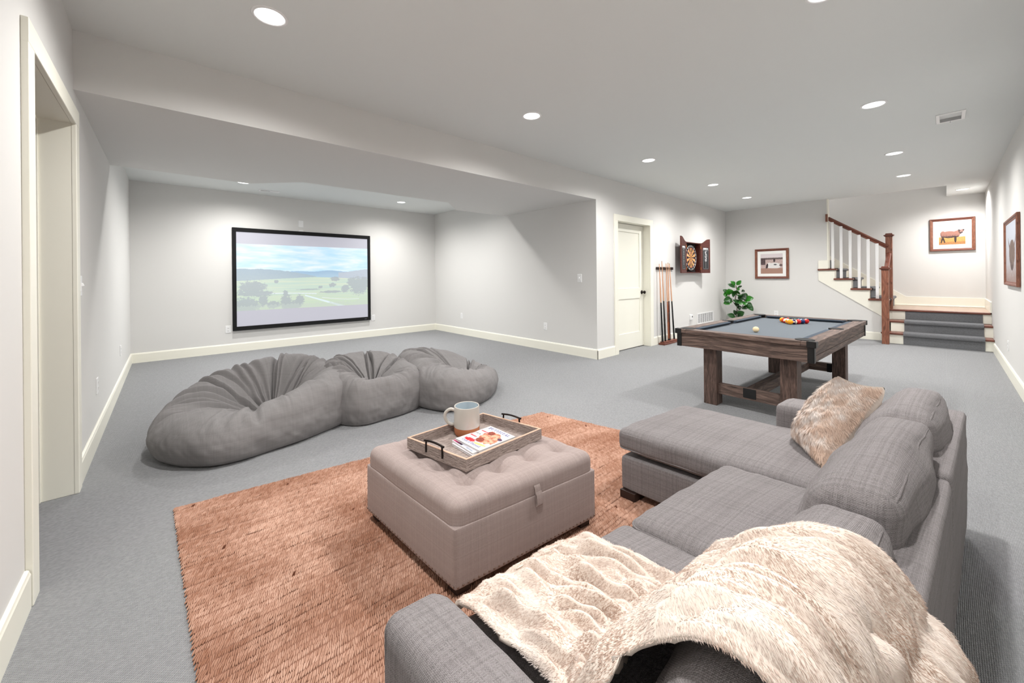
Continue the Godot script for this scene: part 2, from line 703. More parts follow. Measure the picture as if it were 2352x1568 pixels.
# ------------------------------------------------------------------ the room
func build_room() -> void:
	var b := MB.new()
	b.block(Vector3(-2.2, -0.15, SCREEN_Z - 0.15), Vector3(BACK_X + 0.12, 0, NEAR_Z + 0.15))
	struct("floor", "grey looped wall-to-wall carpet across the whole basement floor", b, M.carpet)
	# ceiling: main plane, stopping short of the open stairwell
	b = MB.new()
	b.extrude(PackedVector2Array([Vector2(-2.2, SCREEN_Z - 0.15), Vector2(10.02, SCREEN_Z - 0.15), Vector2(10.02, 0.03), Vector2(FAR_X + 0.15, 0.03), Vector2(FAR_X + 0.15, NEAR_Z + 0.15), Vector2(-2.2, NEAR_Z + 0.15)]),
		func(x, y, d): return Vector3(x, d, y), CEIL, CEIL + 0.3)
	struct("ceiling", "flat white painted ceiling with recessed lights", b, M.ceiling)
	# dropped soffit with the splayed notch in its far edge
	b = MB.new()
	b.extrude(PackedVector2Array([Vector2(LEFT_X, DOOR_Z), Vector2(RECESS_X, DOOR_Z), Vector2(RECESS_X, -5.50), Vector2(3.68, -5.53), Vector2(3.22, -5.05), Vector2(1.21, -5.06), Vector2(0.745, -5.535), Vector2(LEFT_X, -5.49)]),
		func(x, y, d): return Vector3(x, d, y), SOFFIT, CEIL)
	struct("trim_1", "wide dropped soffit box across the front of the screen recess", b, M.wall)
	# left wall with the cased opening
	b = MB.new()
	var zo0 := -3.40
	var zo1 := -2.405
	var top := 2.175
	b.block(Vector3(LEFT_X - 0.15, 0, SCREEN_Z - 0.15), Vector3(LEFT_X, CEIL, zo0))
	b.block(Vector3(LEFT_X - 0.15, 0, zo1), Vector3(LEFT_X, CEIL, NEAR_Z + 0.15))
	b.block(Vector3(LEFT_X - 0.15, top, zo0), Vector3(LEFT_X, CEIL, zo1))
	struct("wall_left", "pale grey painted left wall with a cased doorway", b, M.wall)
	b = MB.new()
	b.block(Vector3(LEFT_X - 0.15, 0, SCREEN_Z - 0.15), Vector3(RECESS_X + 0.15, CEIL, SCREEN_Z))
	struct("wall_screen", "pale grey wall carrying the projector screen", b, M.wall)
	b = MB.new()
	b.block(Vector3(RECESS_X, 0, SCREEN_Z), Vector3(RECESS_X + 0.15, CEIL, DOOR_Z - 0.15))
	struct("wall_recess", "pale grey side wall of the screen recess", b, M.wall)
	# wall with the white door
	b = MB.new()
	b.block(Vector3(RECESS_X, 0, DOOR_Z - 0.15), Vector3(5.32, CEIL, DOOR_Z))
	b.block(Vector3(6.345, 0, DOOR_Z - 0.15), Vector3(BACK_X + 0.12, CEIL, DOOR_Z))
	b.block(Vector3(5.32, 2.13, DOOR_Z - 0.15), Vector3(6.345, CEIL, DOOR_Z))
	struct("wall_door", "pale grey wall with the white door, cue rack and dartboard", b, M.wall)
	b = MB.new()
	b.block(Vector3(5.1, 0, DOOR_Z - 1.3), Vector3(6.6, 2.6, DOOR_Z - 1.2))
	struct("wall_closet", "dark closet wall behind the white door", b, M.wall)
	b = MB.new()
	b.block(Vector3(-2.2, 0, NEAR_Z), Vector3(FAR_X + 0.15, CEIL, NEAR_Z + 0.15))
	struct("wall_right", "pale grey right wall with the framed highland cow picture", b, M.wall)
	# back wall, its top following the stair stringer
	b = MB.new()
	b.extrude(PackedVector2Array([Vector2(DOOR_Z, 0), Vector2(-0.72, 0), Vector2(-0.72, 0.42), Vector2(-1.56, 1.01), Vector2(-1.56, CEIL), Vector2(DOOR_Z, CEIL)]),
		func(x, y, d): return Vector3(d, y, x), BACK_X, BACK_X + 0.12)
	struct("wall_back", "pale grey back wall that stops under the staircase", b, M.wall)
	# hall behind the left opening
	b = MB.new()
	b.block(Vector3(-2.2, 0, -4.7), Vector3(-2.05, CEIL, -0.9))
	b.block(Vector3(-2.05, 0, -4.7), Vector3(LEFT_X - 0.15, CEIL, -4.55))
	b.block(Vector3(-2.05, 0, -1.05), Vector3(LEFT_X - 0.15, CEIL, -0.9))
	struct("wall_hall", "hall walls beyond the left doorway", b, M.wall)
	# baseboards
	base("baseboard_left", "white baseboard along the left wall beyond the doorway", Vector3(LEFT_X, 0, -3.475), Vector3(LEFT_X, 0, SCREEN_Z), Vector3(1, 0, 0))
	base("baseboard_near_left", "white baseboard along the left wall before the doorway", Vector3(LEFT_X, 0, NEAR_Z), Vector3(LEFT_X, 0, -2.325), Vector3(1, 0, 0))
	base("baseboard_screen", "white baseboard below the projector screen", Vector3(LEFT_X, 0, SCREEN_Z), Vector3(RECESS_X, 0, SCREEN_Z), Vector3(0, 0, 1))
	base("baseboard_recess", "white baseboard along the recess side wall", Vector3(RECESS_X, 0, SCREEN_Z), Vector3(RECESS_X, 0, DOOR_Z + 0.016), Vector3(-1, 0, 0))
	base("baseboard_corner", "short white baseboard between the recess corner and the white door", Vector3(RECESS_X - 0.016, 0, DOOR_Z), Vector3(5.235, 0, DOOR_Z), Vector3(0, 0, 1))
	base("baseboard_door", "white baseboard along the wall behind the cue rack", Vector3(6.43, 0, DOOR_Z), Vector3(BACK_X, 0, DOOR_Z), Vector3(0, 0, 1))
	base("baseboard_back", "white baseboard along the back wall behind the pool table", Vector3(BACK_X, 0, DOOR_Z), Vector3(BACK_X, 0, -0.76), Vector3(-1, 0, 0))
	base("baseboard_right", "white baseboard along the right wall", Vector3(9.53, 0, NEAR_Z), Vector3(LEFT_X, 0, NEAR_Z), Vector3(0, 0, -1))
	left_doorway()
	white_door()


func base(called: String, label: String, a: Vector3, c: Vector3, out: Vector3) -> void:
	# board with an eased cap, 145 mm high
	var prof := PackedVector2Array([Vector2(0, 0), Vector2(0.016, 0), Vector2(0.016, 0.128), Vector2(0.013, 0.135), Vector2(0.011, 0.143), Vector2(0.006, 0.147), Vector2(0, 0.147)])
	var b := MB.new()
	var dir := (c - a).normalized()
	b.extrude(prof, func(x, y, d): return a + out * x + Vector3.UP * y + dir * d, 0.0, a.distance_to(c))
	struct(called, label, b, M.trim)


func left_doorway() -> void:
	# casing on the room side, deep jamb, stop bead, and the edge of a wooden door swung into the hall
	var o := thing("door_1", "cased doorway opening in the left wall, deep white jamb", "")
	o.set_meta("kind", "structure")
	var x := LEFT_X
	var b := MB.new()
	b.rbox(Vector3(x - 0.001, 0, -2.425), Vector3(x + 0.021, 2.162, -2.33), 0.004)
	part(o, "casing_side", b, M.trim)
	b = MB.new()
	b.rbox(Vector3(x - 0.001, 0, -3.478), Vector3(x + 0.021, 2.162, -3.383), 0.004)
	part(o, "casing_side", b, M.trim)
	b = MB.new()
	b.rbox(Vector3(x - 0.001, 2.158, -3.478), Vector3(x + 0.022, 2.255, -2.33), 0.004)
	part(o, "casing_head", b, M.trim)
	b = MB.new()
	b.rbox(Vector3(x - 0.17, 0, -3.405), Vector3(x + 0.002, 2.165, -3.385), 0.003)
	part(o, "jamb", b, M.trim)
	b = MB.new()
	b.rbox(Vector3(x - 0.17, 0, -2.425), Vector3(x + 0.002, 2.165, -2.405), 0.003)
	part(o, "jamb", b, M.trim)
	b = MB.new()
	b.rbox(Vector3(x - 0.17, 2.16, -3.4), Vector3(x + 0.002, 2.18, -2.41), 0.003)
	part(o, "jamb_head", b, M.trim)
	b = MB.new()
	b.rbox(Vector3(x - 0.155, 0, -3.388), Vector3(x - 0.125, 2.16, -3.374), 0.003)
	part(o, "stop_bead", b, M.trim)
	b = MB.new()
	b.rbox(Vector3(x - 0.155, 2.148, -3.38), Vector3(x - 0.125, 2.163, -2.42), 0.003)
	part(o, "stop_bead", b, M.trim)
	b = MB.new()
	b.rbox(Vector3(-0.47, -1.06, -0.02), Vector3(0.47, 1.06, 0.02), 0.004)
	part(o, "door_leaf", b, M.stair_y, Vector3(-1.06, 1.075, -3.5), Vector3(0, 0.05, 0))


func white_door() -> void:
	var o := thing("door_2", "white two-panel door with a dark round knob, set deep in a white casing", "")
	o.set_meta("kind", "structure")
	var z := DOOR_Z
	var b := MB.new()
	b.rbox(Vector3(5.235, 0, z - 0.001), Vector3(5.332, 2.118, z + 0.02), 0.004)
	part(o, "casing_side", b, M.trim)
	b = MB.new()
	b.rbox(Vector3(6.333, 0, z - 0.001), Vector3(6.43, 2.118, z + 0.02), 0.004)
	part(o, "casing_side", b, M.trim)
	b = MB.new()
	b.rbox(Vector3(5.235, 2.115, z - 0.001), Vector3(6.43, 2.215, z + 0.021), 0.004)
	part(o, "casing_head", b, M.trim)
	b = MB.new()
	b.rbox(Vector3(5.315, 0, z - 0.152), Vector3(5.335, 2.125, z + 0.002), 0.003)
	part(o, "jamb", b, M.trim)
	b = MB.new()
	b.rbox(Vector3(6.33, 0, z - 0.152), Vector3(6.35, 2.125, z + 0.002), 0.003)
	part(o, "jamb", b, M.trim)
	b = MB.new()
	b.rbox(Vector3(5.32, 2.118, z - 0.152), Vector3(6.345, 2.138, z + 0.002), 0.003)
	part(o, "jamb_head", b, M.trim)
	# leaf: stiles, rails and two recessed panels
	var zf := z - 0.115
	var leaf := Node3D.new()
	leaf.name = "door_leaf"
	o.add_child(leaf)
	var x0 := 5.338
	var x1 := 6.327
	for r in [[x0, 0.012, x0 + 0.13, 2.112, "stile"], [x1 - 0.13, 0.012, x1, 2.112, "stile"], [x0 + 0.13, 1.98, x1 - 0.13, 2.112, "rail"], [x0 + 0.13, 0.85, x1 - 0.13, 1.03, "rail"], [x0 + 0.13, 0.012, x1 - 0.13, 0.27, "rail"]]:
		b = MB.new()
		b.rbox(Vector3(r[0], r[1], zf - 0.036), Vector3(r[2], r[3], zf), 0.002)
		part(leaf, r[4], b, M.door)
	for r in [[0.27, 0.85], [1.03, 1.98]]:
		b = MB.new()
		b.rbox(Vector3(x0 + 0.12, r[0] - 0.01, zf - 0.028), Vector3(x1 - 0.12, r[1] + 0.01, zf - 0.012), 0.001)
		part(leaf, "door_panel", b, M.door)
	var k := MB.new()
	k.lathe([Vector2(0, 0), Vector2(0.033, 0), Vector2(0.034, 0.006), Vector2(0.028, 0.010), Vector2(0.012, 0.012), Vector2(0.011, 0.03), Vector2(0.018, 0.036), Vector2(0.027, 0.046), Vector2(0.029, 0.057), Vector2(0.025, 0.067), Vector2(0.014, 0.073), Vector2(0, 0.074)], 24)
	part(o, "door_knob", k, M.bronze, Vector3(x1 - 0.065, 0.95, zf), Vector3(PI / 2, 0, 0))


# ------------------------------------------------------------------ stairs
func build_stairs() -> void:
	var b := MB.new()
	# stairwell shell: far wall, left end and lid
	b.block(Vector3(FAR_X, 0, -4.2), Vector3(FAR_X + 0.15, 5.2, NEAR_Z + 0.15))
	struct("wall_far", "pale grey stairwell wall behind the landing", b, M.wall)
	b = MB.new()
	b.block(Vector3(10.02, CEIL + 0.3, -4.2), Vector3(10.14, 5.2, 0.15))
	b.block(Vector3(10.14, CEIL + 0.3, 0.03), Vector3(FAR_X, 5.2, 0.15))
	b.block(Vector3(10.01, 0, -4.35), Vector3(FAR_X + 0.15, 5.2, -4.2))
	struct("wall_stairwell", "upper stairwell walls above the flight", b, M.wall)
	b = MB.new()
	b.block(Vector3(10.02, 5.2, -4.35), Vector3(FAR_X + 0.15, 5.35, 0.15))
	struct("ceiling_stairwell", "stairwell ceiling high above the flight", b, M.ceiling)
	var zl := -0.66
	var zr := NEAR_Z
	# lower flight and landing
	var o := thing("staircase", "staircase of dark wood treads and white risers climbing from carpet to landing", "")
	o.set_meta("kind", "structure")
	var noses := [[9.54, 0.195], [9.81, 0.385]]
	for s in noses:
		var x: float = s[0]
		var y: float = s[1]
		b = MB.new()
		b.rbox(Vector3(x + 0.025, y - 0.19, zl), Vector3(x + 0.045, y - 0.03, zr), 0.002)
		part(o, "riser", b, M.trim)
		b = MB.new()
		b.rbox(Vector3(-0.15, -0.016, -0.64), Vector3(0.15, 0.016, 0.64), 0.011, 3)
		part(o, "tread", b, M.stair_x, Vector3(x + 0.15, y - 0.016, (zr - 0.77) / 2.0 - 0.001))
	b = MB.new()
	b.rbox(Vector3(10.105, 0.39, zl), Vector3(10.125, 0.55, zr), 0.002)
	part(o, "riser", b, M.trim)
	b = MB.new()
	b.block(Vector3(9.58, 0, zl + 0.004), Vector3(9.83, 0.165, zr))
	b.block(Vector3(9.83, 0, zl + 0.004), Vector3(10.11, 0.355, zr))
	b.block(Vector3(10.115, 0, -0.74), Vector3(FAR_X, 0.545, zr))
	part(o, "carcass", b, M.trim)
	b = MB.new()
	b.rbox(Vector3(-0.045, -0.016, -0.63), Vector3(0.045, 0.016, 0.63), 0.011, 3)
	part(o, "landing_nosing", b, M.stair_x, Vector3(10.12, 0.559, (zr - 0.77) / 2.0))
	# landing boards, each its own plank
	for i in 11:
		b = MB.new()
		var xa := 10.166 + i * 0.1165
		b.rbox(Vector3(-0.64, -0.012, -0.0578), Vector3(0.64, 0.012, 0.0578), 0.002)
		part(o, "floor_plank", b, M.plank, Vector3(xa + 0.058, 0.563, (zr - 0.77) / 2.0), Vector3(0, PI / 2, 0))
	# upper flight climbs to the left
	for i in 9:
		var y := 0.77 + i * 0.1917
		var z := -0.676 - i * 0.2515
		b = MB.new()
		b.rbox(Vector3(-0.77, -0.017, -0.145), Vector3(0.77, 0.017, 0.145), 0.012, 3)
		part(o, "tread", b, M.stair_x, Vector3(10.61 if i < 4 else 10.79, y - 0.017, z - 0.16 + 0.015))
		b = MB.new()
		b.rbox(Vector3(9.892 if i < 4 else 10.03, y - 0.195, z - 0.045), Vector3(FAR_X, y - 0.03, z - 0.025), 0.002)
		part(o, "riser", b, M.trim)
		# carpet runner over this tread
		b = MB.new()
		runner(b, [Vector2(z - 0.023, y - 0.195), Vector2(z - 0.019, y - 0.05), Vector2(z + 0.006, y - 0.035), Vector2(z + 0.010, y - 0.015), Vector2(z, y + 0.006), Vector2(z - 0.03, y + 0.010), Vector2(z - 0.27, y + 0.010)], 10.07, 11.22, false)
		part(o, "stair_runner", b, M.runner)
	# lower runner
	b = MB.new()
	runner(b, [Vector2(9.560, 0.002), Vector2(9.553, 0.10), Vector2(9.548, 0.135), Vector2(9.528, 0.150), Vector2(9.522, 0.175), Vector2(9.530, 0.202), Vector2(9.556, 0.212), Vector2(9.70, 0.211), Vector2(9.808, 0.211),
		Vector2(9.817, 0.216), Vector2(9.819, 0.235), Vector2(9.819, 0.30), Vector2(9.814, 0.328), Vector2(9.798, 0.342), Vector2(9.792, 0.366), Vector2(9.80, 0.392), Vector2(9.826, 0.402), Vector2(9.95, 0.401), Vector2(10.082, 0.401), Vector2(10.091, 0.406), Vector2(10.093, 0.425), Vector2(10.094, 0.50), Vector2(10.094, 0.543)], -0.487, 0.416, true)
	part(o, "stair_runner", b, M.runner)
	# stringer: stepped cream skirt on the room face
	var pts := PackedVector2Array([Vector2(-0.72, 0.405), Vector2(-1.711, 1.113), Vector2(-1.711, 1.514), Vector2(-1.56, 1.514), Vector2(-1.56, 1.312)])
	for i in range(3, -1, -1):
		var z := -0.70 - i * 0.2515
		pts.append(Vector2(z, 0.77 + i * 0.1917 - 0.034))
		pts.append(Vector2(z, 0.77 + (i - 1) * 0.1917 - 0.034))
	pts[pts.size() - 1] = Vector2(-0.70, 0.405)
	b = MB.new()
	b.extrude(pts, func(x, y, d): return Vector3(d, y, x), BACK_X - 0.018, BACK_X + 0.001)
	part(o, "stringer", b, M.trim)
	# trim on the end of the back wall
	b = MB.new()
	b.rbox(Vector3(BACK_X - 0.012, 1.35, -1.572), Vector3(BACK_X + 0.13, CEIL, -1.548), 0.003)
	part(o, "wall_end_trim", b, M.trim)
	# wall skirts
	b = MB.new()
	b.extrude(PackedVector2Array([Vector2(NEAR_Z, 0.575), Vector2(NEAR_Z, 0.753), Vector2(-0.54, 0.757), Vector2(-3.3, 2.78), Vector2(-3.3, 2.3), Vector2(-0.70, 0.575)]),
		func(x, y, d): return Vector3(d, y, x), FAR_X - 0.016, FAR_X + 0.001)
	part(o, "wall_skirt", b, M.trim)
	b = MB.new()
	b.rbox(Vector3(10.08, 0.575, NEAR_Z - 0.016), Vector3(FAR_X, 0.755, NEAR_Z + 0.001), 0.003)
	part(o, "wall_skirt", b, M.trim)
	b = MB.new()
	b.rbox(Vector3(FAR_X - 0.034, 0.575, -0.70), Vector3(FAR_X - 0.014, 0.598, NEAR_Z - 0.01), 0.006)
	part(o, "shoe_moulding", b, M.trim)
	# balustrade: two newels, rails and white balusters
	var r := thing("stair_balustrade", "stained wood handrail and two newel posts with white square balusters", "railing", Vector3(9.9, 0, -0.7))
	newel(r, Vector3(-0.45, 0, 0.0), 0.0, 1.30)
	newel(r, Vector3(0.30, 0, 0.0), 0.575, 1.93)
	var ra := Vector3(0.01, 2.35, -0.855)
	var rc := Vector3(0.26, 1.742, -0.02)
	ra = Vector3(0.02, 2.355, -0.86)
	rail(r, ra, rc)
	rail(r, Vector3(-0.43, 1.17, 0), Vector3(0.26, 1.60, 0))
	b = MB.new()
	b.rbox(Vector3(-0.075, 2.285, -0.885), Vector3(0.075, 2.435, -0.852), 0.006)
	part(r, "rosette", b, M.stair_y)
	var zs := [-1.489, -1.36, -1.225, -1.095, -0.967, -0.844]
	var ys := [1.345, 1.153, 1.153, 0.962, 0.962, 0.77]
	for i in 6:
		var f: float = (zs[i] + 0.7 - ra.z) / (rc.z - ra.z)
		var x := 0.03
		var yt := lerpf(ra.y, rc.y, f) - 0.03
		b = MB.new()
		b.rbox(Vector3(x - 0.021, ys[i], zs[i] + 0.7 - 0.021), Vector3(x + 0.021, yt, zs[i] + 0.7 + 0.021), 0.003)
		part(r, "baluster", b, mat(Color(0.93, 0.93, 0.93), 0.4))


func runner(b: MB, path: Array, a: float, c: float, along_z: bool) -> void:
	var pts := []
	for p in path:
		pts.append(p)
	var rows := []
	for k in [[a, -0.004], [a, 0.0], [lerpf(a, c, 0.25), 0.0], [lerpf(a, c, 0.5), 0.0], [lerpf(a, c, 0.75), 0.0], [c, 0.0], [c, -0.004]]:
		var row := []
		for p in curve(pts, 5):
			row.append(Vector3(p.x, p.y, k[0]) if along_z else Vector3(k[0], p.y, p.x))
		rows.append(row)
	b.grid(rows, false, not along_z)


func newel(r: Node3D, at: Vector3, y0: float, y1: float) -> void:
	var post := MB.new()
	post.rbox(Vector3(-0.047, y0, -0.047), Vector3(0.047, y1, 0.047), 0.004)
	var p := part(r, "newel_post", post, M.stair_y, at)
	var cap := MB.new()
	for s in [[0.052, 0.0, 0.012], [0.066, 0.012, 0.024], [0.072, 0.024, 0.036], [0.052, 0.036, 0.048], [0.046, 0.048, 0.066]]:
		cap.rbox(Vector3(-s[0], y1 + s[1], -s[0]), Vector3(s[0], y1 + s[2] + 0.001, s[0]), 0.004)
	part(p, "newel_cap", cap, M.stair_x)


func rail(r: Node3D, a: Vector3, c: Vector3) -> void:
	# moulded handrail section swept from a to c, posts upright
	var sec := [Vector2(-0.022, -0.035), Vector2(0.022, -0.035), Vector2(0.024, -0.018), Vector2(0.018, -0.008), Vector2(0.032, 0.004), Vector2(0.034, 0.018), Vector2(0.024, 0.032), Vector2(0, 0.037), Vector2(-0.024, 0.032), Vector2(-0.034, 0.018), Vector2(-0.032, 0.004), Vector2(-0.018, -0.008), Vector2(-0.024, -0.018)]
	var d := (c - a).normalized()
	var side := d.cross(Vector3.UP).normalized()
	var len := a.distance_to(c)
	var b := MB.new()
	b.extrude(PackedVector2Array(sec), func(x, y, t): return Vector3(t, y, x), 0.0, len)
	var o := part(r, "handrail", b, M.stair_x)
	var up := side.cross(d)
	o.transform = Transform3D(Basis(d, up, d.cross(up)), a)


# ------------------------------------------------------------------ plates, grilles, screen
func face_turn(out: Vector3) -> float:
	return atan2(out.x, out.z)      # turn that brings local +z to the wall's outward direction


func outlet(at: Vector3, out: Vector3, label: String, cat_name := "outlet") -> void:
	var o := thing("wall_outlet", label, cat_name, at, face_turn(out), "wall outlets")
	part(o, "cover_plate", plate(0.078, 0.122), M.plastic)
	for s in [-1, 1]:
		var b := MB.new()
		b.rbox(Vector3(-0.017, -0.0145, 0.0), Vector3(0.017, 0.0145, 0.0085), 0.003, 2)
		var r := part(o, "receptacle", b, M.plastic, Vector3(0, s * 0.0215, 0))
		b = MB.new()
		b.block(Vector3(-0.0085, -0.002, 0.008), Vector3(-0.006, 0.008, 0.0088))
		b.block(Vector3(0.006, -0.002, 0.008), Vector3(0.0085, 0.008, 0.0088))
		b.block(Vector3(-0.0025, -0.011, 0.008), Vector3(0.0025, -0.006, 0.0088))
		part(r, "slot", b, M.slot)


func plate(w: float, h: float) -> MB:
	var b := MB.new()
	b.rbox(Vector3(-w / 2, -h / 2, -0.001), Vector3(w / 2, h / 2, 0.0065), 0.004, 2)
	return b


func switch_plate(at: Vector3, out: Vector3, label: String) -> void:
	var o := thing("light_switch", label, "light switch", at, face_turn(out))
	part(o, "cover_plate", plate(0.082, 0.128), M.plastic)
	var b := MB.new()
	b.rbox(Vector3(-0.0165, -0.033, 0.0), Vector3(0.0165, 0.033, 0.009), 0.002)
	var r := part(o, "switch_frame", b, M.plastic)
	b = MB.new()
	b.rbox(Vector3(-0.005, -0.011, 0.0), Vector3(0.005, 0.011, 0.017), 0.003)
	part(r, "toggle", b, M.plastic, Vector3(0, 0.004, 0.002), Vector3(-0.35, 0, 0))


func build_wall_fittings() -> void:
	var px := Vector3(1, 0, 0)
	var nx := Vector3(-1, 0, 0)
	var pz := Vector3(0, 0, 1)
	outlet(Vector3(0.775, 0.395, SCREEN_Z), pz, "white wall outlet at the lower left corner of the projector screen")
	outlet(Vector3(3.27, 0.40, SCREEN_Z), pz, "white wall outlet at the lower right corner of the projector screen")
	outlet(Vector3(RECESS_X, 0.405, -7.0), nx, "small white wall outlet on the recess side wall, closest to the screen wall")
	outlet(Vector3(RECESS_X, 0.40, -4.51), nx, "white wall outlet on the recess side wall, below the light switch")
	outlet(Vector3(LEFT_X, 0.43, -4.375), px, "white wall outlet low on the left wall just past the doorway")
	outlet(Vector3(LEFT_X, 0.425, -6.41), px, "white wall outlet low on the left wall near the screen corner")
	outlet(Vector3(BACK_X, 0.39, -2.45), nx, "white wall outlet behind the pool table, below the farm picture")
	outlet(Vector3(7.62, 0.35, NEAR_Z), Vector3(0, 0, -1), "white wall outlet on the right wall below the highland cow picture")
	switch_plate(Vector3(RECESS_X, 1.21, -3.775), nx, "white light switch on the recess side wall near its outer corner")
	switch_plate(Vector3(LEFT_X, 1.21, -3.63), px, "white light switch on the left wall just past the doorway")
	single("blank_plate", "white blank cover plate on the wall just above the projector screen", "cover plate", plate(0.085, 0.125), M.plastic, Vector3(1.90, 2.275, SCREEN_Z))
	single("blank_plate", "white cover plate half hidden behind the screen's top edge", "cover plate", plate(0.085, 0.125), M.plastic, Vector3(1.90, 2.10, SCREEN_Z))
	# plug-in detector by the grille
	var o := thing("plug_detector", "small white plug-in detector with a dark face beside the return grille", "detector", Vector3(7.95, 0.38, DOOR_Z))
	part(o, "cover_plate", plate(0.08, 0.125), M.plastic)
	var b := MB.new()
	b.rbox(Vector3(-0.045, -0.05, 0.004), Vector3(0.045, 0.06, 0.04), 0.014, 3)
	var body := part(o, "body", b, M.plastic)
	b = MB.new()
	b.lathe([Vector2(0, 0), Vector2(0.017, 0), Vector2(0.016, 0.004), Vector2(0, 0.005)], 20)
	part(body, "sensor", b, M.black, Vector3(0, 0.02, 0.039), Vector3(PI / 2, 0, 0))
	# return grille: frame and vertical bars
	o = thing("return_air_grille", "white return air grille low on the wall beside the plant", "air vent", Vector3(8.69, 0.32, DOOR_Z))
	var w := 0.42
	var h := 0.118
	for s in [[-w, -h, w, -h + 0.022], [-w, h - 0.022, w, h], [-w, -h + 0.02, -w + 0.028, h - 0.02], [w - 0.028, -h + 0.02, w, h - 0.02]]:
		b = MB.new()
		b.rbox(Vector3(s[0], s[1], 0), Vector3(s[2], s[3], 0.012), 0.003)
		part(o, "frame_bar", b, M.plastic)
	for i in 7:
		b = MB.new()
		b.rbox(Vector3(-0.008, -h + 0.02, 0.001), Vector3(0.008, h - 0.02, 0.010), 0.002)
		part(o, "divider", b, M.plastic, Vector3(-w + 0.028 + (i + 0.5) * (2 * w - 0.056) / 7.0 + 0.055 if i < 6 else w - 0.03, 0, 0))
	for i in 12:
		b = MB.new()
		b.rbox(Vector3(-w + 0.02, -0.006, 0.0), Vector3(w - 0.02, 0.006, 0.0022), 0.001)
		part(o, "louvre", b, M.plastic, Vector3(0, -h + 0.028 + i * 0.0163, 0.003), Vector3(0.5, 0, 0))
	b = MB.new()
	b.block(Vector3(-w + 0.01, -h + 0.01, -0.001), Vector3(w - 0.01, h - 0.01, 0.001))
	part(o, "backing", b, mat(Color(0.62, 0.62, 0.63), 0.8))
	ceiling_vent(Vector3(5.625, CEIL, 0.046), 0.31, 0.19, "white ceiling air register between the two downlights near the right wall", true)
	ceiling_vent(Vector3(1.315, CEIL, -7.655), 0.30, 0.13, "white ceiling air register in the screen recess above the screen", false)


func ceiling_vent(at: Vector3, lx: float, lz: float, label: String, lever: bool) -> void:
	var o := thing("ceiling_register", label, "air vent", at)
	var hx := lx / 2
	var hz := lz / 2
	var f := 0.026
	var b: MB
	for s in [[-hx, -hz, hx, -hz + f], [-hx, hz - f, hx, hz], [-hx, -hz + f - 0.002, -hx + f, hz - f + 0.002], [hx - f, -hz + f - 0.002, hx, hz - f + 0.002]]:
		b = MB.new()
		b.rbox(Vector3(s[0], -0.009, s[1]), Vector3(s[2], 0.001, s[3]), 0.003)
		part(o, "frame_bar", b, M.plastic)
	b = MB.new()
	b.block(Vector3(-hx + f * 0.5, -0.0012, -hz + f * 0.5), Vector3(hx - f * 0.5, 0.002, hz - f * 0.5))
	part(o, "backing", b, M.slot)
	# two banks of angled louvres
	var along_z := lz > 0.16
	var n := 6
	for bank in 2:
		for i in n:
			var sgn := 1.0 if bank == 0 else -1.0
			b = MB.new()
			if along_z:
				b.rbox(Vector3(-0.0055, -0.001, -hz + f), Vector3(0.0055, 0.001, hz - f), 0.0008)
				part(o, "louvre", b, M.plastic, Vector3(sgn * ((i + 0.5) * (hx - f) / n), -0.006, 0), Vector3(0, 0, sgn * 0.75))
			else:
				b.rbox(Vector3(0.003, -0.0008, -0.0036), Vector3(hx - f, 0.0008, 0.0036), 0.0006)
				part(o, "louvre", b, M.plastic, Vector3(0 if bank else -(hx - f) - 0.003, -0.006, -hz + f + (i + 0.5) * 2 * (hz - f) / n), Vector3(sgn * 0.7, 0, 0))
	if lever:
		b = MB.new()
		b.rbox(Vector3(-0.004, -0.02, -0.004), Vector3(0.004, 0, 0.004), 0.002)
		part(o, "lever", b, M.plastic, Vector3(hx - 0.02, -0.008, 0.0))


func build_screen() -> void:
	var o := thing("projector_screen", "large projector screen with black velvet frame showing a green valley landscape", "screen", Vector3(2.018, 0, SCREEN_Z))
	var w := 1.183
	var y0 := 0.362
	var y1 := 2.128
	var fr := mat(Color(0.012, 0.013, 0.02), 0.9)
	var f := 0.07
	var b := MB.new()
	for s in [[-w, y1 - f, w, y1], [-w, y0, w, y0 + f], [-w, y0 + f - 0.001, -w + f * 0.8, y1 - f + 0.001], [w - f * 0.8, y0 + f - 0.001, w, y1 - f + 0.001]]:
		b = MB.new()
		b.rbox(Vector3(s[0], s[1], 0.004), Vector3(s[2], s[3], 0.05), 0.005)
		part(o, "frame_bar", b, fr)
	b = MB.new()
	b.block(Vector3(-w + 0.02, y0 + 0.02, 0.0), Vector3(w - 0.02, y1 - 0.02, 0.034))
	part(o, "screen_backing", b, fr)
	var x := w - f * 0.8 - 0.001
	var ya := y0 + f - 0.001
	var yb := y1 - f + 0.001
	b = MB.new()
	b.face(Vector3(-x, ya, 0.036), Vector3(x, ya, 0.036), Vector3(x, yb, 0.036), Vector3(-x, yb, 0.036))
	var m := mat(Color(0.55, 0.55, 0.57), 0.9)
	var t := tex(valley())
	m.albedo_texture = null
	m.emission_enabled = true
	m.emission = Color.WHITE
	m.emission_operator = BaseMaterial3D.EMISSION_OP_MULTIPLY
	m.emission_texture = t
	m.emission_energy_multiplier = 0.92
	part(o, "projected_picture", b, m)
	b = MB.new()
	b.rbox(Vector3(w - 0.13, y0 + 0.026, 0.049), Vector3(w - 0.085, y0 + 0.036, 0.0512), 0.001)
	part(o, "maker_badge", b, mat(Color(0.35, 0.35, 0.37), 0.5))


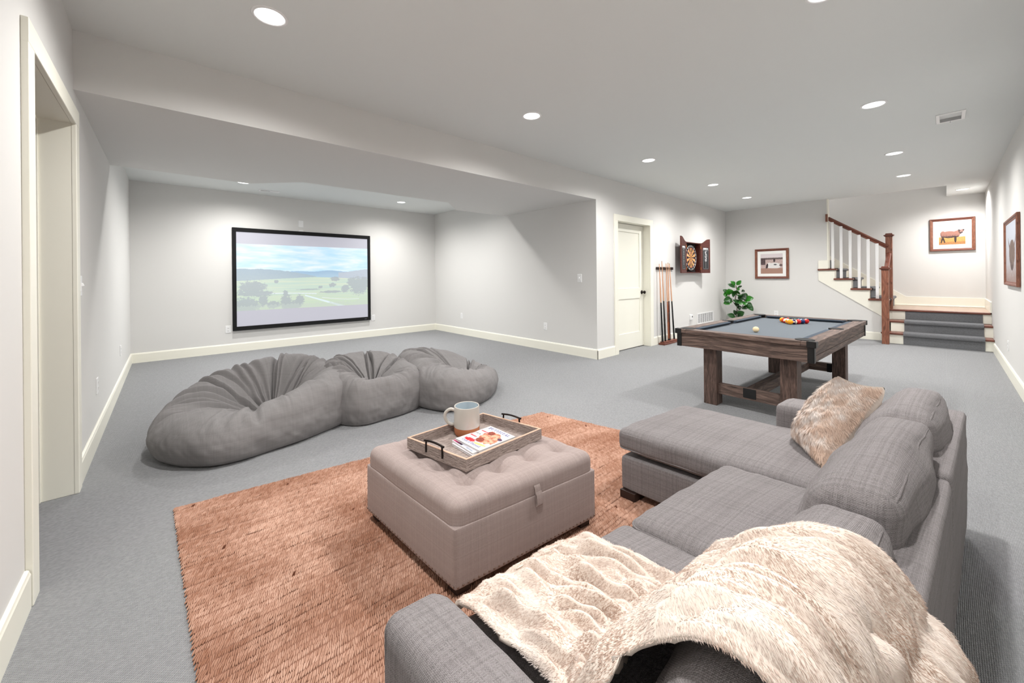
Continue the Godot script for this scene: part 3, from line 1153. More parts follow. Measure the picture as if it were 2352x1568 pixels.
func valley() -> Image:
	# the projected film frame, letterboxed top and bottom
	var fn := FastNoiseLite.new()
	fn.seed = 3
	fn.frequency = 1.0
	fn.fractal_octaves = 4
	var w := 640
	var h := 472
	var bar_top := 0.125
	var bar_bot := 0.835
	var im := paint(w, h, func(px, py):
		var x: float = px / float(w)
		var yy: float = py / float(h)
		if yy < bar_top or yy > bar_bot:
			return Color(0.62, 0.62, 0.67)
		var y := (yy - bar_top) / (bar_bot - bar_top)
		var c: Color
		# sky with soft cloud
		var cl := clampf(0.45 + 0.9 * fn.get_noise_2d(x * 3.2, y * 9.0) + 0.4 * (0.25 - y), 0.0, 1.0)
		c = Color(0.50, 0.80, 0.92).lerp(Color(0.86, 0.93, 0.96), clampf(cl + (0.5 - x) * 0.25 + y * 0.25, 0.0, 1.0))
		# far hills
		var r1 := 0.42 - 0.028 * exp(-pow((x - 0.67) / 0.10, 2.0)) - 0.014 * exp(-pow((x - 0.42) / 0.08, 2.0)) + 0.004 * fn.get_noise_1d(x * 30.0)
		if y > r1:
			c = Color(0.20, 0.50, 0.68).lerp(Color(0.36, 0.60, 0.72), clampf((y - r1) * 12.0, 0.0, 1.0))
		var r2 := 0.375 + 0.10 * clampf((x - 0.1) / 0.42, 0.0, 1.4) * clampf((x - 0.1) / 0.42, 0.0, 1.4) + 0.008 * fn.get_noise_1d(x * 18.0 + 5.0)
		var r3 := 0.425 - 0.055 * clampf((x - 0.78) / 0.2, 0.0, 1.0) + 0.006 * fn.get_noise_1d(x * 20.0 + 50.0)
		if x < 0.56 and y > r2:
			c = Color(0.32, 0.49, 0.56).lerp(Color(0.42, 0.55, 0.57), clampf((y - r2) * 6.0 + 0.3 * fn.get_noise_2d(x * 40.0, y * 40.0), 0.0, 1.0))
		if x > 0.74 and y > r3:
			c = Color(0.50, 0.58, 0.64)
		# valley floor
		var gl := 0.50 + 0.05 * absf(x - 0.55) * 2.0
		if y > gl:
			var band := fn.get_noise_2d(x * 1.5 + 8.0, y * 26.0)
			c = Color(0.56, 0.72, 0.60).lerp(Color(0.70, 0.78, 0.60), clampf(0.5 + band, 0.0, 1.0))
			c = c.lerp(Color(0.62, 0.74, 0.50), clampf((y - 0.68) * 3.0, 0.0, 1.0))
			# roads
			var road := absf((y - 0.80) - (x - 0.47) * 0.68)
			if x > 0.47 and road < 0.010 + (y - 0.80) * 0.05:
				c = Color(0.78, 0.88, 0.87)
			if absf(y - (0.775 - 0.02 * sin(x * 6.0))) < 0.007 and x > 0.12 and x < 0.56:
				c = Color(0.80, 0.86, 0.84)
			if absf(y - (0.845 + 0.05 * sin((x - 0.6) * 6.0))) < 0.006 and x > 0.6 and x < 0.92:
				c = Color(0.78, 0.84, 0.78)
		# tree masses
		var tn := fn.get_noise_2d(x * 22.0, y * 22.0) * 0.5 + fn.get_noise_2d(x * 60.0, y * 50.0) * 0.4
		var trees := 0.0
		trees = maxf(trees, blob(x, y, 0.10, 0.66, 0.10, 0.11, tn))
		trees = maxf(trees, blob(x, y, 0.33, 0.90, 0.045, 0.13, tn))
		trees = maxf(trees, blob(x, y, 0.325, 0.77, 0.02, 0.07, tn))
		trees = maxf(trees, blob(x, y, 0.43, 0.88, 0.035, 0.10, tn))
		trees = maxf(trees, blob(x, y, 0.17, 0.86, 0.035, 0.10, tn))
		trees = maxf(trees, blob(x, y, 0.06, 0.93, 0.10, 0.13, tn))
		trees = maxf(trees, blob(x, y, 0.71, 0.535, 0.04, 0.045, tn))
		trees = maxf(trees, blob(x, y, 0.69, 0.64, 0.03, 0.04, tn))
		trees = maxf(trees, blob(x, y, 0.92, 0.66, 0.09, 0.17, tn))
		trees = maxf(trees, blob(x, y, 0.80, 0.70, 0.04, 0.07, tn))
		trees = maxf(trees, blob(x, y, 0.68, 0.755, 0.10, 0.022, tn))
		trees = maxf(trees, blob(x, y, 0.50, 0.705, 0.11, 0.011, tn))
		trees = maxf(trees, blob(x, y, 0.59, 0.67, 0.02, 0.025, tn))
		trees = maxf(trees, blob(x, y, 0.12, 0.75, 0.13, 0.05, tn))
		trees = maxf(trees, blob(x, y, 0.24, 0.93, 0.06, 0.06, tn))
		trees = maxf(trees, blob(x, y, 0.38, 0.95, 0.07, 0.08, tn))
		trees = maxf(trees, blob(x, y, 0.86, 0.60, 0.05, 0.09, tn))
		trees = maxf(trees, blob(x, y, 0.96, 0.62, 0.05, 0.14, tn))
		trees = maxf(trees, blob(x, y, 0.26, 0.57, 0.016, 0.03, tn))
		c = c.lerp(Color(0.36, 0.44, 0.44), clampf(trees, 0.0, 1.0) * 0.85)
		if y > 0.93 + 0.04 * fn.get_noise_1d(x * 40.0):
			c = c.lerp(Color(0.60, 0.68, 0.58), 0.5)
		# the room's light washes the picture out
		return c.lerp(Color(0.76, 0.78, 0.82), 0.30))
	return im


func blob(x: float, y: float, cx: float, cy: float, rx: float, ry: float, n: float) -> float:
	var d := Vector2((x - cx) / rx, (y - cy) / ry).length()
	return clampf((1.0 - d + n * 0.7) * 5.0, 0.0, 1.0)


# ------------------------------------------------------------------ pool table
func build_pool_table() -> void:
	var turn := -0.039
	var o := thing("pool_table", "rustic brown wood pool table with grey felt, black corner brackets and square legs", "pool table", Vector3(3.758, 0, -0.672), turn)
	# local: x along the long side away from the near corner, -z along the short side
	var L := 2.145
	var W := 1.133
	var top := 0.71
	var bed := 0.676
	var rail_w := 0.10
	# wooden rails: two long, two short
	for z in [-rail_w / 2, -W + rail_w / 2]:
		part(o, "rail", box_mb(Vector3(L, 0.042, rail_w), 0.006, 2), M.table_x, Vector3(L / 2, top - 0.021, z))
	for x in [rail_w / 2, L - rail_w / 2]:
		part(o, "rail", box_mb(Vector3(W - 2 * rail_w + 0.002, 0.042, rail_w), 0.005, 2), M.table_x, Vector3(x, top - 0.021, -W / 2), Vector3(0, PI / 2, 0))
	# apron of two planks a side
	var hb := 0.542
	for k in [[hb, 0.592], [0.594, 0.670]]:
		var hy: float = k[1] - k[0]
		var inset := 0.016 if k[0] < 0.59 else 0.018
		for z in [-inset - 0.012, -W + inset + 0.012]:
			part(o, "apron_plank", box_mb(Vector3(L - 2 * inset, hy, 0.024), 0.002), M.table_x, Vector3(L / 2, k[0] + hy / 2, z))
		for x in [inset + 0.012, L - inset - 0.012]:
			part(o, "apron_plank", box_mb(Vector3(W - 2 * inset - 0.048, hy, 0.024), 0.002), M.table_x, Vector3(x, k[0] + hy / 2, -W / 2), Vector3(0, PI / 2, 0))
	# metal corner straps
	for c in [[0.0, 0.0, 1, -1], [L, 0.0, -1, -1], [0.0, -W, 1, 1], [L, -W, -1, 1]]:
		var b := MB.new()
		var sx: float = c[2]
		var sz: float = c[3]
		var a0 := Vector3(c[0] + sx * 0.011, hb - 0.002, c[1] + sz * 0.011)
		add_l(b, a0, sx, sz, 0.045, 0.006, 0.130)
		part(o, "corner_strap", b, M.black)
		b = MB.new()
		add_l(b, Vector3(c[0] - sx * 0.003, 0.664, c[1] - sz * 0.003), sx, sz, 0.062, 0.006, 0.049)
		b.rbox(Vector3(minf(c[0] - sx * 0.003, c[0] + sx * 0.05), 0.7095, minf(c[1] - sz * 0.003, c[1] + sz * 0.05)), Vector3(maxf(c[0] - sx * 0.003, c[0] + sx * 0.05), 0.7125, maxf(c[1] - sz * 0.003, c[1] + sz * 0.05)), 0.001)
		part(o, "rail_cap", b, M.black)
	# bed and felt cushions
	var b2 := MB.new()
	b2.rbox(Vector3(0.05, bed - 0.03, -W + 0.05), Vector3(L - 0.05, bed, -0.05), 0.002)
	part(o, "playing_bed", b2, M.felt)
	var gap := 0.065
	var mid := 0.055
	for z in [[-rail_w, -1.0], [-W + rail_w, 1.0]]:
		for s in [[rail_w + gap, L / 2 - mid], [L / 2 + mid, L - rail_w - gap]]:
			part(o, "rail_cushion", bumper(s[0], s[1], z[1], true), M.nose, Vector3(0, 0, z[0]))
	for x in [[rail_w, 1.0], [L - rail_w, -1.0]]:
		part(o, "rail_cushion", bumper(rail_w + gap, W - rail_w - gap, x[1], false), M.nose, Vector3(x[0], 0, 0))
	# pockets: leather collar over a dark cup
	for p in [[rail_w - 0.01, -rail_w + 0.01], [L - rail_w + 0.01, -rail_w + 0.01], [rail_w - 0.01, -W + rail_w - 0.01], [L - rail_w + 0.01, -W + rail_w - 0.01], [L / 2, -0.075], [L / 2, -W + 0.075]]:
		var b := MB.new()
		var big: float = 0.066 if absf(p[0] - L / 2) > 0.1 else 0.058
		b.lathe([Vector2(0, 0.7108), Vector2(big - 0.014, 0.7110), Vector2(big - 0.010, 0.7125), Vector2(big - 0.003, 0.716), Vector2(big, 0.714), Vector2(big, 0.69), Vector2(0, 0.69)], 24)
		part(o, "pocket", b, mat(Color(0.03, 0.03, 0.035), 0.6), Vector3(p[0], 0, p[1]))
	# legs
	var us := [[0.15, 0.270], [0.785, 0.905]]
	var ws := [[0.105, 0.235], [1.905, 2.035]]
	for u in us:
		for w in ws:
			var b := MB.new()
			b.rbox(Vector3(w[0], 0, -u[1]), Vector3(w[1], hb + 0.02, -u[0]), 0.004)
			part(o, "leg", b, M.table_y)
	# stretchers
	for w in ws:
		var xc: float = (w[0] + w[1]) / 2
		part(o, "stretcher", box_mb(Vector3(0.517, 0.098, 0.06), 0.003), M.table_x, Vector3(xc, 0.157, -0.5275), Vector3(0, PI / 2, 0))
	part(o, "long_stretcher", box_mb(Vector3(1.745, 0.09, 0.08), 0.003), M.table_x, Vector3(1.07, 0.155, -0.5275))
	part(o, "name_plate", box_mb(Vector3(0.006, 0.085, 0.105), 0.002), M.black, Vector3(0.139, 0.168, -0.515))
	for s in [0.30, 0.765]:
		part(o, "stretcher_bracket", box_mb(Vector3(0.012, 0.10, 0.04), 0.002), M.iron, Vector3(1.934, 0.157, -s))
	# balls
	var bx := Basis(Vector3.UP, turn)
	var org := Vector3(3.758, 0, -0.672)
	var pos := func(u: float, w: float) -> Vector3: return org + bx * Vector3(w, bed + 0.0285, -u)
	var yellow := Color(0.95, 0.62, 0.06)
	var blue := Color(0.05, 0.16, 0.38)
	var red := Color(0.78, 0.05, 0.08)
	var purple := Color(0.16, 0.08, 0.30)
	var orange := Color(0.90, 0.25, 0.06)
	var green := Color(0.03, 0.25, 0.18)
	var maroon := Color(0.38, 0.04, 0.07)
	var black := Color(0.02, 0.02, 0.02)
	# fifteen balls racked in a triangle, tip towards the camera
	var order := [[0, 0], [1, 0], [0, 1], [2, 0], [1, 1], [0, 2], [3, 0], [2, 1], [1, 2], [0, 3], [4, 0], [3, 1], [2, 2], [1, 3], [0, 4]]
	var look := [yellow, purple, yellow, red, maroon, red, blue, green, black, orange, red, blue, green, orange, yellow]
	var stripe := [false, true, true, false, true, true, false, true, false, false, false, true, false, true, false]
	var words := ["solid yellow-orange pool ball at the near tip of the rack", "white pool ball with a purple stripe, right behind the yellow tip ball", "white pool ball with a yellow stripe, left behind the tip ball", "solid bright red pool ball in the middle of the rack's right edge", "white pool ball with a maroon stripe inside the rack", "white pool ball with a red stripe in the middle of the rack's left edge",
		"solid teal blue pool ball on the rack's right edge, next to the red corner ball", "white pool ball with a green stripe inside the rack", "solid black pool ball inside the rack", "solid orange pool ball on the rack's left edge, next to the yellow corner ball", "solid red pool ball at the rack's right corner", "white pool ball with a blue stripe on the rack's back edge", "solid green pool ball on the rack's back edge", "white pool ball with an orange stripe on the rack's back edge", "solid yellow pool ball at the rack's left corner"]
	for i in 15:
		var a: float = order[i][0]
		var c: float = order[i][1]
		var u := 0.55 - 0.435 * 0.0573 * a + 0.56 * 0.0573 * c
		var w := 1.46 + 0.90 * 0.0573 * a + 0.83 * 0.0573 * c
		ball(pos.call(u, w), look[i], stripe[i], words[i], "racked pool balls", i)
	ball(pos.call(0.587, 0.527), Color(0.93, 0.84, 0.68), false, "cream cue ball alone on the grey felt of the pool table", "", 40)


func add_l(b: MB, a: Vector3, sx: float, sz: float, reach: float, thick: float, h: float) -> void:
	# upright angle iron round a corner
	var p := [a, a + Vector3(sx * reach, h, sz * thick)]
	b.rbox(Vector3(minf(p[0].x, p[1].x), a.y, minf(p[0].z, p[1].z)), Vector3(maxf(p[0].x, p[1].x), a.y + h, maxf(p[0].z, p[1].z)), 0.001)
	p = [a, a + Vector3(sx * thick, h, sz * reach)]
	b.rbox(Vector3(minf(p[0].x, p[1].x), a.y, minf(p[0].z, p[1].z)), Vector3(maxf(p[0].x, p[1].x), a.y + h, maxf(p[0].z, p[1].z)), 0.001)


func bumper(a: float, c: float, s: float, along_x: bool) -> MB:
	# felt cushion of triangular section, ends cut at an angle to the pocket mouths
	var sec := [Vector2(-0.002, 0.705), Vector2(0.018, 0.706), Vector2(0.040, 0.7045), Vector2(0.045, 0.701), Vector2(0.044, 0.697), Vector2(0.022, 0.677), Vector2(-0.002, 0.677)]
	var rows := []
	for k in [a, c]:
		var row := []
		for p in sec:
			var cut: float = p.x * 0.8 * (1.0 if k == a else -1.0)
			row.append(Vector3(k + cut, p.y, p.x * s) if along_x else Vector3(p.x * s, p.y, -(k + cut)))
		rows.append(row)
	var b := MB.new()
	for j in sec.size():
		var j2 := (j + 1) % sec.size()
		b.out3(rows[0][j], rows[1][j], rows[1][j2], rows[0][j] + rows[0][j2] - rows[0][0] - rows[0][5])
		b.out3(rows[0][j], rows[1][j2], rows[0][j2], rows[0][j] + rows[0][j2] - rows[0][0] - rows[0][5])
	for k in 2:
		for j in range(1, sec.size() - 1):
			b.out3(rows[k][0], rows[k][j], rows[k][j + 1], rows[k][0] - rows[1 - k][0])
	return b


func ball(at: Vector3, c: Color, striped: bool, label: String, group: String, k: int) -> void:
	var b := MB.new()
	b.tinted = true
	var rows := []
	var n := 20
	var r := 0.0285
	var first := b.v.size()
	for i in n + 1:
		var row := []
		for j in 28:
			var th := PI * i / n
			row.append(Vector3(r * sin(th) * cos(TAU * j / 28), r * cos(th), r * sin(th) * sin(TAU * j / 28)))
		rows.append(row)
	b.grid(rows, true)
	b.outward(0, 0)
	var white := Color(0.90, 0.86, 0.78).srgb_to_linear()
	var lin := c.srgb_to_linear()
	for i in b.v.size():
		var p := b.v[i] / r
		b.col[i] = lin if not striped or absf(p.y) < 0.52 else white
		if k < 40 and absf(p.z) > 0.93:
			b.col[i] = white
	var m := mat(Color.WHITE, 0.12)
	m.vertex_color_use_as_albedo = true
	var o := single("pool_ball" if k < 40 else "cue_ball", label, "pool ball", b, m, at, Vector3(0.9 + k * 2.3, k * 1.7, 0.6 + k), group)
	if k >= 40:
		o.rotation = Vector3.ZERO


# ------------------------------------------------------------------ cue rack, dartboard, plant
func build_game_corner() -> void:
	var z := DOOR_Z
	# wall bar with clips
	var o := thing("cue_rack", "dark wooden cue rack bar with clips mounted on the wall", "cue rack", Vector3(6.865, 1.37, z))
	part(o, "bar", box_mb(Vector3(0.62, 0.05, 0.026), 0.006, 2), M.legwood, Vector3(0, 0, 0.013))
	var cx := [6.60, 6.70, 6.855, 6.925, 6.985]
	for x in cx:
		var b := MB.new()
		var arc := []
		for i in 11:
			var a := -2.2 + 4.4 * i / 10.0
			arc.append(Vector3(0.014 * sin(a), 0, 0.046 - 0.014 * cos(a)))
		b.tube(arc, 0.004, 6)
		part(o, "clip", b, M.bronze, Vector3(x - 6.865, 0, 0))
	# floor foot
	var foot := thing("cue_stand", "reddish wooden cue stand on the carpet below the wall bar", "cue rack", Vector3(6.86, 0, z + 0.09))
	part(foot, "base_board", box_mb(Vector3(0.58, 0.035, 0.115), 0.008, 2), M.stair_x, Vector3(0, 0.0175, 0))
	part(foot, "top_board", box_mb(Vector3(0.53, 0.022, 0.085), 0.008, 2), M.stair_x, Vector3(0, 0.046, 0))
	var feet := [6.615, 6.715, 6.845, 6.885, 7.06]
	var lower := [Color(0.03, 0.03, 0.035), Color(0.035, 0.032, 0.035), Color(0.55, 0.31, 0.20), Color(0.25, 0.10, 0.07), Color(0.025, 0.025, 0.03)]
	var names := ["pool cue with black butt, leftmost in the wall rack", "pool cue with black butt, second from the left in the rack and tallest", "slim pool cue with an all light brown butt in the middle of the rack", "pool cue with reddish brown butt in the rack", "pool cue with black butt, rightmost in the rack and leaning"]
	var tall := [1.45, 1.50, 1.46, 1.475, 1.46]
	for i in 5:
		cue(Vector3(feet[i], 0.057, z + 0.085), Vector3(cx[i] + 0.0, 1.37, z + 0.046), tall[i], lower[i], names[i])
	dart_cabinet()
	plant()


func cue(a: Vector3, clip: Vector3, top: float, butt: Color, label: String) -> void:
	var o := thing("pool_cue", label, "pool cue", a, 0.0, "pool cues in the wall rack")
	var d := (clip - a).normalized()
	var len := (top - a.y) / d.y
	var rot := Basis(Quaternion(Vector3.UP, d))
	var prof := func(f0: float, f1: float, n: int) -> Array:
		var p := [Vector2(0, f0 * len)]
		for k in n + 1:
			var f := lerpf(f0, f1, float(k) / n)
			p.append(Vector2(lerpf(0.0165, 0.0068, f), f * len))
		p.append(Vector2(0, f1 * len))
		return p
	var pieces := [[0.0, 0.02, "bumper", mat(Color(0.03, 0.03, 0.03), 0.8)], [0.02, 0.235, "butt", mat(butt, 0.25)], [0.235, 0.36, "grip", mat(butt * 0.85, 0.6)], [0.36, 0.50, "forearm", mat(butt * 1.1, 0.22)], [0.50, 0.507, "joint_collar", mat(Color(0.72, 0.66, 0.55), 0.3)], [0.507, 0.985, "shaft", mat(Color(0.84, 0.64, 0.51), 0.35)], [0.985, 0.997, "ferrule", mat(Color(0.80, 0.66, 0.54), 0.4)], [0.997, 1.0, "tip", mat(Color(0.45, 0.20, 0.15), 0.8)]]
	for p in pieces:
		var b := MB.new()
		b.lathe(prof.call(p[0], p[1], 4), 14)
		part(o, p[2], b, p[3]).basis = rot


func dart_cabinet() -> void:
	var x0 := 7.555
	var x1 := 8.20
	var y0 := 1.283
	var y1 := 1.895
	var o := thing("dartboard_cabinet", "open dark cherry dartboard cabinet with two scoreboard doors", "dartboard cabinet", Vector3((x0 + x1) / 2, y0, DOOR_Z))
	var w := (x1 - x0) / 2
	var h := y1 - y0
	var wood_m := wood(T.stair_x, 2.2, 0.4)
	wood_m.albedo_color = Color(0.72, 0.58, 0.60)
	var dep := 0.10
	for s in [[-w, 0, w, 0.018, 0.0, dep], [-w, h - 0.018, w, h, 0.0, dep], [-w, 0.017, -w + 0.018, h - 0.017, 0.0, dep], [w - 0.018, 0.017, w, h - 0.017, 0.0, dep]]:
		var b := MB.new()
		b.rbox(Vector3(s[0], s[1], s[4]), Vector3(s[2], s[3], s[5]), 0.003)
		part(o, "side_board", b, wood_m)
	var bb := MB.new()
	bb.block(Vector3(-w + 0.01, 0.01, 0.002), Vector3(w - 0.01, h - 0.01, 0.014))
	part(o, "back_panel", bb, mat(Color(0.10, 0.05, 0.045), 0.85))
	# doors with a swept top, hinged at the box sides, opened nearly flat
	for s in [-1, 1]:
		var b := MB.new()
		var pts := PackedVector2Array([Vector2(0, 0), Vector2(0.325, 0), Vector2(0.325, h + 0.092)])
		for i in 9:
			var f := i / 8.0
			pts.append(Vector2(lerpf(0.285, 0.03, f), h + 0.092 - 0.092 * smoothstep(0.0, 1.0, f)))
		pts.append(Vector2(0, h))
		b.extrude(pts, func(x, y, d): return Vector3(x * s, y, d), -0.010, 0.010)
		var door := part(o, "cabinet_door", b, wood_m, Vector3(s * w, 0, dep), Vector3(0, -s * (0.21 if s > 0 else 0.13), 0))
		b = MB.new()
		var xa := 0.075
		var xb := 0.275
		var q := [Vector3(xa * s, 0.075, 0.0112), Vector3(xb * s, 0.075, 0.0112), Vector3(xb * s, h - 0.085, 0.0112), Vector3(xa * s, h - 0.085, 0.0112)]
		if s > 0:
			b.face(q[0], q[1], q[2], q[3])
		else:
			b.face(q[1], q[0], q[3], q[2])
		var m := mat(Color.WHITE, 0.75)
		m.albedo_texture = tex(score_sheet(s < 0))
		part(door, "scoreboard", b, m)
		for y in [0.09, h - 0.09]:
			b = MB.new()
			b.tube([Vector3(0, y - 0.028, 0.012), Vector3(0, y + 0.028, 0.012)], 0.007, 8)
			b.rbox(Vector3(minf(0, s * 0.025), y - 0.024, 0.009), Vector3(maxf(0, s * 0.025), y + 0.024, 0.012), 0.001)
			part(door, "hinge", b, mat(Color(0.62, 0.38, 0.22), 0.35, 0.6))
	# the board itself hangs in the cabinet
	var d := thing("dartboard", "round dartboard of black and cream segments with a white number ring", "dartboard", Vector3((x0 + x1) / 2, y0 + h / 2 + 0.003, DOOR_Z + 0.014))
	var disc := MB.new()
	disc.lathe([Vector2(0, 0), Vector2(0.252, 0), Vector2(0.256, 0.004), Vector2(0.256, 0.036), Vector2(0.252, 0.040), Vector2(0, 0.040)], 64)
	part(d, "board", disc, mat(Color(0.035, 0.035, 0.035), 0.9), Vector3.ZERO, Vector3(PI / 2, 0, 0))
	# twenty wedges, each a cream or black sector with its double and treble rings
	var cream := mat(Color(0.93, 0.66, 0.40), 0.9)
	var dark := mat(Color(0.05, 0.04, 0.04), 0.9)
	var redm := mat(Color(0.62, 0.12, 0.06), 0.9)
	for i in 20:
		var a0 := TAU * (i - 0.5) / 20.0
		var b := MB.new()
		ring_piece(b, a0, 0.016, 0.186, 0.0412)
		part(d, "segment", b, cream if i % 2 else dark)
		b = MB.new()
		ring_piece(b, a0, 0.186, 0.200, 0.0414)
		ring_piece(b, a0, 0.104, 0.114, 0.0418)
		part(d, "score_ring", b, redm if i % 2 == 0 else mat(Color(0.80, 0.42, 0.16), 0.9))
	var wire := MB.new()
	for r in [0.104, 0.114, 0.186, 0.200]:
		var path := []
		for k in 48:
			path.append(Vector3(r * cos(TAU * k / 48), r * sin(TAU * k / 48), 0.0422))
		wire.tube(path, 0.0012, 5, true)
	part(d, "wire_spider", wire, mat(Color(0.7, 0.7, 0.7), 0.35, 0.7))
	var bull := MB.new()
	bull.lathe([Vector2(0, 0.0425), Vector2(0.008, 0.0425), Vector2(0.008, 0.041), Vector2(0, 0.041)], 20)
	part(d, "bullseye", bull, mat(Color(0.45, 0.22, 0.35), 0.8), Vector3.ZERO, Vector3(PI / 2, 0, 0))
	# number ring in white figures
	var order := [20, 1, 18, 4, 13, 6, 10, 15, 2, 17, 3, 19, 7, 16, 8, 11, 14, 9, 12, 5]
	var fnt := SystemFont.new()
	fnt.font_names = PackedStringArray(["Droid Sans"])
	fnt.font_weight = 700
	var white := mat(Color(0.88, 0.88, 0.88), 0.5)
	for i in 20:
		var t := TextMesh.new()
		t.text = str(order[i])
		t.font = fnt
		t.font_size = 32
		t.pixel_size = 0.0011
		t.depth = 0.002
		var mi := MeshInstance3D.new()
		mi.name = "number"
		mi.mesh = t
		mi.material_override = white
		var a := PI / 2 - TAU * i / 20.0
		mi.position = Vector3(0.228 * cos(a), 0.228 * sin(a), 0.0415)
		mi.rotation.z = a - PI / 2
		d.add_child(mi, true)
	var rim := MB.new()
	var path := []
	for k in 64:
		path.append(Vector3(0.25 * cos(TAU * k / 64), 0.25 * sin(TAU * k / 64), 0.0415))
	rim.tube(path, 0.0028, 6, true)
	part(d, "number_ring", rim, mat(Color(0.75, 0.75, 0.76), 0.4, 0.4))


func ring_piece(b: MB, a0: float, r0: float, r1: float, z: float) -> void:
	var w := TAU / 20.0
	for k in 3:
		var a := a0 + w * k / 3.0
		var c := a0 + w * (k + 1) / 3.0
		b.face(Vector3(r0 * cos(a), r0 * sin(a), z), Vector3(r1 * cos(a), r1 * sin(a), z), Vector3(r1 * cos(c), r1 * sin(c), z), Vector3(r0 * cos(c), r0 * sin(c), z))


func score_sheet(left: bool) -> Image:
	# black score board with ruled columns, a white heading and chalk-like marks as in the photograph
	var r := RandomNumberGenerator.new()
	r.seed = 3 if left else 4
	var im := Image.create(96, 224, false, Image.FORMAT_RGB8)
	var bg := Color(0.13, 0.13, 0.14)
	var chalk := Color(0.82, 0.82, 0.83)
	var line := Color(0.55, 0.56, 0.58)
	im.fill(bg)
	im.fill_rect(Rect2i(8, 4, 58 if not left else 80, 14), chalk)
	im.fill_rect(Rect2i(72, 5, 14, 12), chalk)
	im.fill_rect(Rect2i(2, 22, 92, 3), chalk)
	for x in [10, 84]:
		im.fill_rect(Rect2i(x, 26, 3, 192), line)
	im.fill_rect(Rect2i(10, 216, 77, 3), line)
	for x in ([34, 62] if left else [30, 66]):
		im.fill_rect(Rect2i(x, 26, 1, 190), Color(0.35, 0.35, 0.37))
	var y := 32
	while y < (170 if left else 134):
		if left:
			# a column of figures
			im.fill_rect(Rect2i(42, y, 5, 11), chalk)
			im.fill_rect(Rect2i(49, y + (0 if r.randf() < 0.5 else 5), 6, 6), chalk)
			y += 17
		else:
			# heavy interlaced lettering running down the sheet
			for k in 4:
				im.fill_rect(Rect2i(34 + r.randi_range(0, 24), y + r.randi_range(0, 8), r.randi_range(3, 10), 3), chalk)
				im.fill_rect(Rect2i(34 + r.randi_range(0, 28), y, 3, r.randi_range(6, 12)), chalk)
			y += 10
	while y < 206:
		im.fill_rect(Rect2i(46, y, 4, 7), chalk)
		y += 12
	return im


